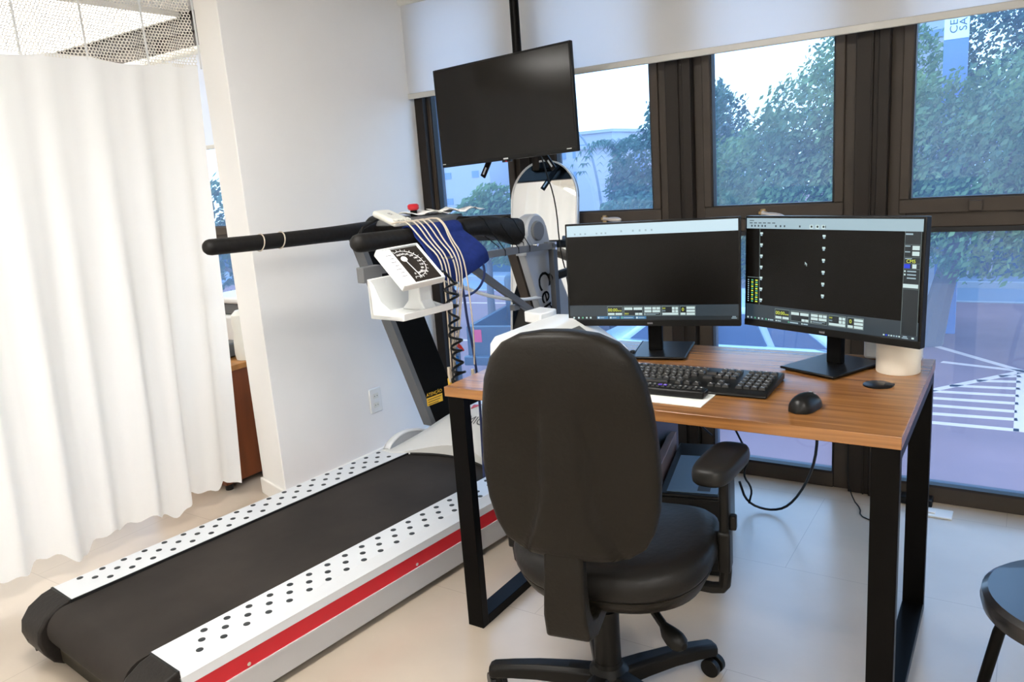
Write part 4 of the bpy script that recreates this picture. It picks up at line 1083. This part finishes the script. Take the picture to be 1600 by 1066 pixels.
# tilt lever
MB().tube([(.06, -.01, .335), (.12, -.045, .325), (.165, -.09, .300)], [.009, .010, .010], 10, smooth=1).tube([(.160, -.085, .303), (.18, -.105, .292), (.205, -.122, .286), (.215, -.13, .285)], [.010, .022, .022, .008], 12, smooth=1).build('tilt_lever', 'chair_plastic', CH)
for k in range(5):
    a = R(198-10.9+72*k); d = Vector((cos(a), sin(a), 0)); sd = Vector((-sin(a), cos(a), 0))
    rg = []
    for r_, zt, w_, h_ in [(.03, .108, .030, .05), (.10, .108, .027, .045), (.18, .104, .024, .040), (.25, .096, .023, .036), (.30, .088, .023, .034), (.312, .082, .018, .026)]:
        c_ = d*r_
        sec = [(-w_, -h_), (w_, -h_), (w_, -.010), (w_*.6, -.001), (-w_*.6, -.001), (-w_, -.010)]
        rg.append([tuple(c_+sd*p+Vector((0, 0, zt+q))) for p, q in sec])
    lg = MB().loft(rg).build('base_leg', 'chair_plastic', CH, bevel=.003)
    c_ = d*.292
    cm = MB().cyl(tuple(c_+Vector((0, 0, .03))), tuple(c_+Vector((0, 0, .058))), .008, n=10)
    ca = R(40+70*k); cdv = Vector((cos(ca), sin(ca), 0)); off = Vector((-sin(ca), cos(ca), 0))*.014
    for s in (-1, 1):
        p = c_+off+cdv*.014*s; cm.cyl(tuple(p-cdv*.008+Vector((0, 0, .0255))), tuple(p+cdv*.008+Vector((0, 0, .0255))), .025, n=24)
    cm.tube([tuple(c_+off+Vector((0, 0, .026))+(-cdv*.02)), tuple(c_+off+Vector((0, 0, .026))+cdv*.02)], .006, 8)
    cm.build('caster', 'black_plastic', lg, bevel=.002)

# ------------------------------------------------------------------ stool at lower right
ST = thing('round_stool', 'black round stool partly in view at the lower right', 'stool', (.136, 1.60, 0))
MB().lathe([(0, .455), (.155, .455), (.168, .462), (.172, .478), (.170, .492), (.160, .500), (.12, .502), (0, .500)], n=56).build('seat', 'stool_seat', ST) if mat('stool_seat', (.008, .008, .009), .28, coat=.3) else None
for k in range(4):
    a = R(190+90*k-25); c_ = Vector((cos(a), sin(a), 0))
    MB().tube([tuple(c_*.118+Vector((0, 0, .457))), tuple(c_*.15+Vector((0, 0, .35))), tuple(c_*.20+Vector((0, 0, .0)))], [.012, .011, .011], 14, smooth=1).build('leg', 'black_metal', ST)
MB().tube([(.165*cos(a), .165*sin(a), .17) for a in [2*pi*i/40 for i in range(41)]], .008, 8, caps=False).build('foot_ring', 'black_metal', ST)

# ------------------------------------------------------------------ under the desk
PC = thing('computer_tower', 'low black computer case under the desk behind the armrest', 'computer', (-.905, 2.45, 0), R(13))
MB().box((-.10, -.24, .01), (.10, .24, .285)).build('case', 'black_plastic', PC, bevel=.006)
MB().box((-.098, -.246, .03), (.098, -.24, .275)).build('front_panel', 'black_plastic', PC, bevel=.004)
for a in (-.07, .07):
    for b in (-.18, .18): MB().cyl((a, b, 0), (a, b, .012), .012).build('foot', 'matte_black', PC)
props(MB().box((-.075, -.225, .2862), (.085, .10, .2882), X=Matrix.Translation((-.905, 2.45, 0)) @ Matrix.Rotation(R(13), 4, 'Z')).build('leaflet', 'blue_paper') if mat('blue_paper', (.10, .16, .22), .5) else None, 'leaflet lying on top of the low computer case', 'booklet')
mkb = MB().box((.02, -.21, .2883), (.06, -.165, .2886), X=Matrix.Translation((-.905, 2.45, 0)) @ Matrix.Rotation(R(13), 4, 'Z')); mkb.build('printed_mark', 'frame_dark', bpy.data.objects['leaflet'], smooth=0)
PT = thing('computer_tower', 'tall dark computer tower under the desk left of the low case', 'computer', (-1.165, 2.52, 0), R(3))
MB().box((-.095, -.19, .01), (.095, .19, .60)).build('case', 'black_plastic', PT, bevel=.006)
MB().cyl((.04, -.196, .28), (.04, -.189, .28), .010, n=16).build('power_button', 'red', PT)
for a in (-.07, .07):
    for b in (-.15, .15): MB().cyl((a, b, 0), (a, b, .012), .012).build('foot', 'matte_black', PT)
Xd = Matrix.Translation((-.905, 2.45, 0)) @ Matrix.Rotation(R(13), 4, 'Z')
props(MB().box((-.135, -.20, 0), (-.108, .22, .335), X=Xd).build('wooden_divider', 'wood_board', bevel=.002), 'reddish wooden divider between the two computer cases under the desk', 'board')
def cab(path, r, label, mt='black_plastic', nm='power_cable', sm=2):
    return props(MB().tube(path, r, 8, smooth=sm).build(nm, mt), label, 'cable')
cab([(-.50, 2.30, .70), (-.52, 2.50, .42), (-.58, 2.66, .22), (-.68, 2.78, .04), (-.76, 2.79, .006), (-.84, 2.78, .03), (-.86, 2.76, .12)], .0048, 'black power cable hanging from the desk and curving along the floor')
cab([(-1.0, 2.30, .70), (-.97, 2.42, .52), (-.93, 2.66, .33)], .0035, 'thin cable running from the desktop down behind the tall tower')
cab([(-.92, 2.36, .70), (-.89, 2.48, .55), (-.87, 2.68, .40), (-.85, 2.74, .30), (-.82, 2.76, .22), (-.85, 2.76, .15), (-.81, 2.76, .10), (-.83, 2.78, .03)], .004, 'tangled black cables behind the low computer case')
cab([(-.535, 3.088, .30), (-.532, 3.08, .05), (-.50, 3.02, .003), (-.462, 2.95, .003), (-.455, 2.89, .003), (-.41, 2.86, .003), (-.36, 2.85, .003)], .0022, 'thin dark wire on the floor below the window post', sm=1)
props(MB().box((-.345, 3.06, .002), (-.235, 3.115, .030)).build('power_adapter', 'black_plastic', bevel=.004), 'small black adapter on the floor against the window frame', 'adapter')
props(MB().box((-.30, 2.98, .0), (-.165, 3.055, .006)).box((-.255, 3.0, .006), (-.22, 3.03, .012)).build('floor_plate', 'white_plastic', bevel=.002), 'flat white plate on the floor near the rear desk leg', 'plate')

# ------------------------------------------------------------------ outside
GZ = -1.9
struct('ground_street', MB().box((-60, 3.4, GZ-.1), (30, 70, GZ)), 'asphalt', smooth=0)
def strip(a, b, w_=.11, z=GZ+.004):
    a, b = Vector((*a, 0)), Vector((*b, 0)); d = (b-a).normalized(); n_ = Vector((-d.y, d.x, 0))*w_/2
    return MB().add([tuple(p+Vector((0, 0, z))) for p in (a-n_, b-n_, b+n_, a+n_)]+[tuple(p+Vector((0, 0, z-.003))) for p in (a-n_, b-n_, b+n_, a+n_)], [(0, 1, 2, 3), (4, 5, 6, 7), (0, 1, 5, 4), (1, 2, 6, 5), (2, 3, 7, 6), (3, 0, 4, 7)])
lines = MB()
def addl(s): lines.add(s.v, s.f)
for a, b in [((-1.6, 9.93), (.06, 9.98)), ((-1.6, 10.24), (.04, 10.38)), ((-1.5, 10.62), (.03, 10.70)), ((-1.3, 10.95), (.04, 11.05)), ((-1.1, 11.28), (.04, 11.4)), ((-.75, 11.65), (.05, 11.75)), ((-.45, 12.0), (.05, 12.1)), ((-.2, 12.33), (.05, 12.4)),
             ((-1.3, 10.85), (.1, 12.72)), ((-1.6, 14.5), (.2, 12.55)), ((-.95, 12.95), (.05, 12.7)), ((.06, 12.6), (.06, 9.93)), ((-9, 7.6), (-5.6, 8.4)), ((-11, 12), (-6, 13)), ((-14, 16), (-6, 17))]:
    addl(strip(a, b))
struct('ground_markings', lines, 'road_line', smooth=0)
struct('ground_kerb', MB().box((-40, 19.9, GZ), (20, 20.05, GZ+.14)).box((-40, 18.1, GZ), (20, 18.2, GZ+.02)), 'kerb', smooth=0)
struct('ground_pavement', MB().box((-40, 20.05, GZ), (20, 21, GZ+.13)).box((-40, 18.2, GZ), (20, 19.9, GZ+.01)), 'pavement', smooth=0)
t = thing('street_fence', 'long blue grey wall across the road beyond the lower right window', 'fence', (-4, 21.1, GZ))
MB().box((-34, 21.0, GZ), (12, 21.1, -.45)).build('panel', 'fence_blue', t, world=True, smooth=0)
MB().box((-34, 20.97, -.47), (12, 21.13, -.38)).build('coping', 'fence_blue', t, world=True, smooth=0)
props(MB().box((-1.15, 20.7, -.72), (-.55, 20.95, -.60)).box((-1.1, 20.7, GZ), (-1.05, 20.95, -.72)).box((-.65, 20.7, GZ), (-.6, 20.95, -.72)).build('street_bench', 'kerb'), 'pale bench slab in front of the blue street wall', 'bench')

def foliage(blobs, n, size, seed, mt, name, parent, flat=.9):
    rnd = random.Random(seed); mb = MB(); vs, fs = [], []
    tot = sum(b[3]*b[4] for b in blobs)
    for (x, y, z, rx, rz) in blobs:
        k = int(n*rx*rz/tot)
        for _ in range(k):
            while True:
                a = Vector((rnd.uniform(-1, 1), rnd.uniform(-1, 1), rnd.uniform(-1, 1)))
                if .02 < a.length <= 1: break
            a = a.normalized()*(rnd.random()**.33 if rnd.random() < .35 else rnd.uniform(.82, 1.08)*(1+.10*sin(a.x*9+a.z*7)*cos(a.y*8+seed)))
            p = Vector((x+a.x*rx, y+a.y*rx, z+a.z*rz))
            d = Vector((rnd.gauss(0, 1), rnd.gauss(0, 1), rnd.gauss(0, 1))).normalized(); u = d.orthogonal().normalized(); v = d.cross(u)
            s = size*rnd.uniform(.5, 1.3); i = len(vs)
            vs += [p-u*s, p+v*s*.45, p+u*s, p-v*s*.45]; fs.append((i, i+1, i+2, i+3))
    mb.add(vs, fs); o = mb.build(name, mt, parent, world=True, smooth=0)
    return o
def tree(x, y, label, blobs, n, size, seed, mt, trunk=.16, tz=0, group='trees across the street', nm='tree', lean=0):
    t = thing(nm, label, 'tree', (x, y, GZ), 0, group)
    MB().tube([(x, y, GZ), (x+lean*.3, y, GZ+(tz-GZ)*.4), (x+lean, y+.1, tz)], [trunk*1.25, trunk, trunk*.7], 10, smooth=1).build('trunk', 'bark', t, world=True)
    br = MB()
    for k, b in enumerate(blobs[:6]):
        br.tube([(x+lean*.6, y, GZ+(tz-GZ)*.75), ((x+lean+b[0])/2, (y+b[1])/2, (tz+b[2])/2), (b[0], b[1], b[2])], [trunk*.5, trunk*.35, trunk*.12], 7, smooth=1)
    br.build('branches', 'bark', t, world=True)
    foliage(blobs, n, size, seed, mt, 'foliage', t)
    return t
tree(-3.6, 16.5, 'broad green tree filling the middle window above the monitors', [(-4.1, 16, .55, 1.5, 1.2), (-3.2, 15.8, 1.7, 1.25, 1.15), (-2.5, 16.2, 2.5, 1.2, 1.15), (-4.8, 16.4, .9, 1.0, .95), (-3.0, 15.4, .3, 1.6, 1.1), (-2.2, 15.6, 1.2, 1.2, 1.2), (-5.0, 16.2, -.3, 1.1, .9), (-3.9, 15.5, 1.5, .8, .7)], 32000, .065, 3, 'leaf', tz=.2)
tree(-1.236, 14.1, 'leafy tree with leaning trunk filling the right hand window', [(-.85, 13.8, 1.0, 1.2, 1.0), (.1, 14.0, 1.5, 1.3, 1.1), (1.1, 14.2, 1.5, 1.5, 1.3), (-1.25, 13.9, 1.55, .75, .75), (-.4, 13.6, .1, 1.3, .8), (.9, 13.9, .2, 1.4, .9), (-1.5, 14.0, .4, .8, .7), (-1.5, 13.6, 2.05, .35, .35)], 28000, .06, 4, 'leaf', lean=.5, tz=.4, trunk=.17)
tree(.6, 21.5+1.5, 'tall dark tree rising behind the white and blue sign', [(.2, 23, 3.6, 2.2, 2.2), (1.8, 23.2, 4.2, 2.4, 2.3), (-.6, 23, 1.8, 1.7, 1.6), (1.4, 22.8, 1.4, 2.6, 1.8), (-2.4, 23.5, 3.2, 1.2, 1.5), (.2, 22.6, 5.3, 2.2, 1.6), (2.2, 22.6, 6.2, 2.0, 1.6)], 36000, .085, 5, 'leaf_dark', tz=2.2, trunk=.22)
tree(-10.6, 26, 'blue green tree seen through the window right of the television', [(-10.9, 25.5, 1.3, 1.3, 1.1), (-10.0, 25.6, 2.5, 1.0, 1.15), (-9.0, 25.8, 2.2, 1.4, 1.5), (-10.5, 25.4, -.1, 1.7, 1.2), (-11.9, 25.6, .5, .7, .8), (-9.3, 25.5, .1, 1.5, 1.2)], 16000, .10, 6, 'leaf_dark', tz=.6)
tree(-9.886, 14.0, 'small street tree seen behind the treadmill uprights', [(-9.9, 14, .35, .75, .55), (-10.3, 14.1, -.1, .6, .4), (-9.2, 14.1, -.15, .7, .45), (-9.6, 13.9, .75, .5, .4)], 4200, .085, 7, 'leaf', tz=-.1, trunk=.08)
tree(-11.5, 19, 'low shrubby tree behind the mirror and left monitor', [(-8.6, 19, -.3, 1.2, .8), (-7.2, 19.2, .0, 1.2, .9), (-5.8, 19.3, -.2, 1.2, .9), (-10.4, 19.4, -.9, 1.2, .6)], 6000, .11, 9, 'leaf_dark', tz=-1.0, trunk=.1, lean=2)
tree(-18.4, 14.0, 'green tree seen through the gap between curtain and wing wall', [(-19.0, 14, .3, 2.0, 1.5), (-22.5, 14, .2, 2.0, 1.7), (-16.8, 14.3, -.2, 1.4, 1.3)], 5000, .14, 10, 'leaf_dark', tz=-.6, trunk=.12)
# distant conifer
t = thing('conifer_tree', 'slim conifer standing far off at the left of the middle window', 'tree', (-13.2, 40, GZ), 0, 'trees across the street')
MB().cyl((-13.2, 40, GZ), (-13.2, 40, 5.0), .16, .03, 8).build('trunk', 'bark', t, world=True)
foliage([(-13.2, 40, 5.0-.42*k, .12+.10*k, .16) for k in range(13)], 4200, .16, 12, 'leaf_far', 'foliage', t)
# palm
t = thing('palm_tree', 'palm with drooping fronds left of the blue green tree', 'tree', (-13.3, 27.5, GZ), 0, 'trees across the street')
MB().cyl((-13.3, 27.5, GZ), (-13.1, 27.5, 2.0), .2, .13, 8).build('trunk', 'bark', t, world=True)
pm = MB()
for k in range(16):
    a = 2*pi*k/16+.2; L = 1.5+.3*(k % 3)
    for j in range(12):
        q = j/12; c_ = Vector((-13.1+cos(a)*L*q, 27.5+sin(a)*L*q, 2.05+.55*sin(pi*q*.9)-1.3*q*q)); sd = Vector((-sin(a), cos(a), -.9))*.42*(1-q*.6)
        sd2 = Vector((sin(a), -cos(a), -.9))*.42*(1-q*.6); dv = Vector((cos(a), sin(a), 0))*.035
        pm.add([c_-dv, c_+dv, c_+sd+dv*2], [(0, 1, 2)]); pm.add([c_-dv, c_+dv, c_+sd2+dv*2], [(0, 1, 2)])
pm.build('fronds', 'leaf_dark', t, world=True, smooth=0)

# distant buildings
def building(x0, x1, y, z1, label, cols, rows_, wx=.9, wz=.7, depth=8, gap=None):
    t = thing('building', label, 'building', ((x0+x1)/2, y, GZ), 0, 'pale buildings down the street')
    MB().box((x0, y, GZ), (x1, y+depth, z1)).build('wall', 'facade', t, world=True, smooth=0)
    MB().box((x0-.15, y-.15, z1), (x1+.15, y+depth, z1+.18)).build('parapet', 'facade', t, world=True, smooth=0)
    for i in range(cols):
        for j in range(rows_):
            cx_ = x0+(x1-x0)*(i+.5)/cols; cz_ = z1-1.0-1.6*j
            MB().box((cx_-wx/2, y-.03, cz_-wz/2), (cx_+wx/2, y+.02, cz_+wz/2)).build('window', 'facade_window', t, world=True, smooth=0)
    return t
building(-34, -27.6, 40, 2.5, 'pale low building seen under the left corner of the television', 3, 2, .5, .4)
building(-27.2, -21.2, 44, 3.4, 'pale building with square windows behind the mirror', 4, 3, 1.0, .8)
building(-20.5, -13, 38, 2.35, 'blank pale building behind the curved street lamp', 1, 1, .7, 1.2)
# street lamp
LP = thing('street_lamp', 'thin curved street lamp post right of the television', 'street lamp', (-14.9, 30, GZ))
MB().tube([(-14.95, 30, GZ), (-15.1, 30, .0), (-15.3, 30, 1.3), (-15.55, 30, 2.2), (-16.0, 30, 2.85), (-16.6, 30, 3.1), (-17.3, 30, 3.15)], [.075, .06, .055, .05, .045, .04, .04], 8, smooth=2).build('post', 'lamp_post_grey', LP, world=True)
MB().box((-17.8, 29.9, 3.08), (-17.2, 30.1, 3.2)).build('lantern', 'lamp_post_grey', LP, world=True, bevel=.03)
# pylon sign
SG = thing('pylon_sign', 'tall white over blue pylon sign among the trees at upper right', 'sign', (-1.08, 14.95, GZ))
MB().box((-1.275, 15.0, GZ), (-.93, 15.12, 2.93)).build('blue_panel', 'sign_blue', SG, world=True, smooth=0)
MB().box((-1.275, 14.99, 2.93), (-.93, 15.12, 6.2)).build('white_panel', 'sign_white', SG, world=True, smooth=0)
tx = MB()
text_mb('CENTRO', .155, axes((-1.135, 14.985, 3.37), (0, 0, 1), (-1, 0, 0), (0, -1, 0)), mb=tx, stretch=1.15)
text_mb('SARA', .155, axes((-1.005, 14.985, 3.25), (0, 0, 1), (-1, 0, 0), (0, -1, 0)), mb=tx, stretch=1.15)
tx.build('lettering', 'sign_text', SG, world=True, smooth=0)
building(-2.25, -1.35, 18, 6.0, 'narrow pale tower left of the pylon sign', 1, 2, .8, .14, depth=2)
# parked car
CR = thing('parked_car', 'pale blue parked car seen between the monitors and desk', 'car', (-3.5, 10.1, GZ))
bodyp = [(-5.4, GZ+.25), (-5.45, GZ+.62), (-5.2, GZ+.82), (-4.5, GZ+.95), (-2.0, GZ+.97), (-1.58, GZ+.85), (-1.52, GZ+.5), (-1.6, GZ+.25)]
MB().prism(bodyp, 9.25, 10.9, 'y').build('body', 'car_white', CR, world=True, bevel=.06, seg=3)
cabp = [(-4.55, GZ+.93), (-3.95, GZ+1.36), (-3.6, GZ+1.44), (-2.5, GZ+1.42), (-2.15, GZ+1.34), (-1.7, GZ+.93)]
MB().prism(cabp, 9.33, 10.8, 'y').build('cabin', 'car_white', CR, world=True, bevel=.05, seg=3)
for poly in ([(-4.35, GZ+.97), (-3.9, GZ+1.31), (-3.55, GZ+1.36), (-3.35, GZ+1.36), (-3.35, GZ+.97)], [(-3.25, GZ+.97), (-3.25, GZ+1.36), (-2.72, GZ+1.35), (-2.55, GZ+.97)], [(-2.45, GZ+.97), (-2.60, GZ+1.34), (-2.25, GZ+1.29), (-1.85, GZ+.97)]):
    MB().prism(poly, 9.30, 9.335, 'y').build('side_window', 'car_glass', CR, world=True)
for x in (-4.6, -2.35):
    for y in (9.3, 10.7): MB().cyl((x, y, GZ+.31), (x, y+.18, GZ+.31), .31, n=24).build('wheel', 'tyre', CR, world=True)
# pickup truck
TK = thing('pickup_truck', 'dark blue pickup bed parked outside, seen beside the chair back', 'truck', (-6.5, 12, GZ), R(0))
X = Matrix.Translation((-6.55, 9.9, 0)) @ Matrix.Rotation(R(14), 4, 'Z')
bd = MB()
bd.box((-.85, 0, GZ+.45), (.85, .06, GZ+.92), X=X).box((-.85, 0, GZ+.4), (-.78, 4.6, GZ+.92), X=X).box((.78, 0, GZ+.4), (.85, 4.6, GZ+.92), X=X).box((-.85, 0, GZ+.4), (.85, 4.6, GZ+.5), X=X).box((-.88, -.12, GZ+.3), (.88, 0, GZ+.45), X=X)
bd.build('bed', 'truck_paint', TK, world=True, bevel=.02)
MB().box((-.80, 1.7, GZ+.5), (.80, 3.4, GZ+1.5), X=X).build('cabin', 'truck_paint', TK, world=True, bevel=.1, seg=3)
for x in (-.72, .60): MB().box((x, -.012, GZ+.66), (x+.13, 0, GZ+.86), X=X).build('tail_light', 'truck_red', TK, world=True)
MB().box((-.2, -.125, GZ+.34), (.2, -.118, GZ+.44), X=X).build('plate', 'sign_white', TK, world=True)
for x in (-.82, .66):
    for y in (1.0, 3.9): MB().cyl(tuple(X @ Vector((x, y, GZ+.34))), tuple(X @ Vector((x+.18, y, GZ+.34))), .34, n=20).build('wheel', 'tyre', TK, world=True)
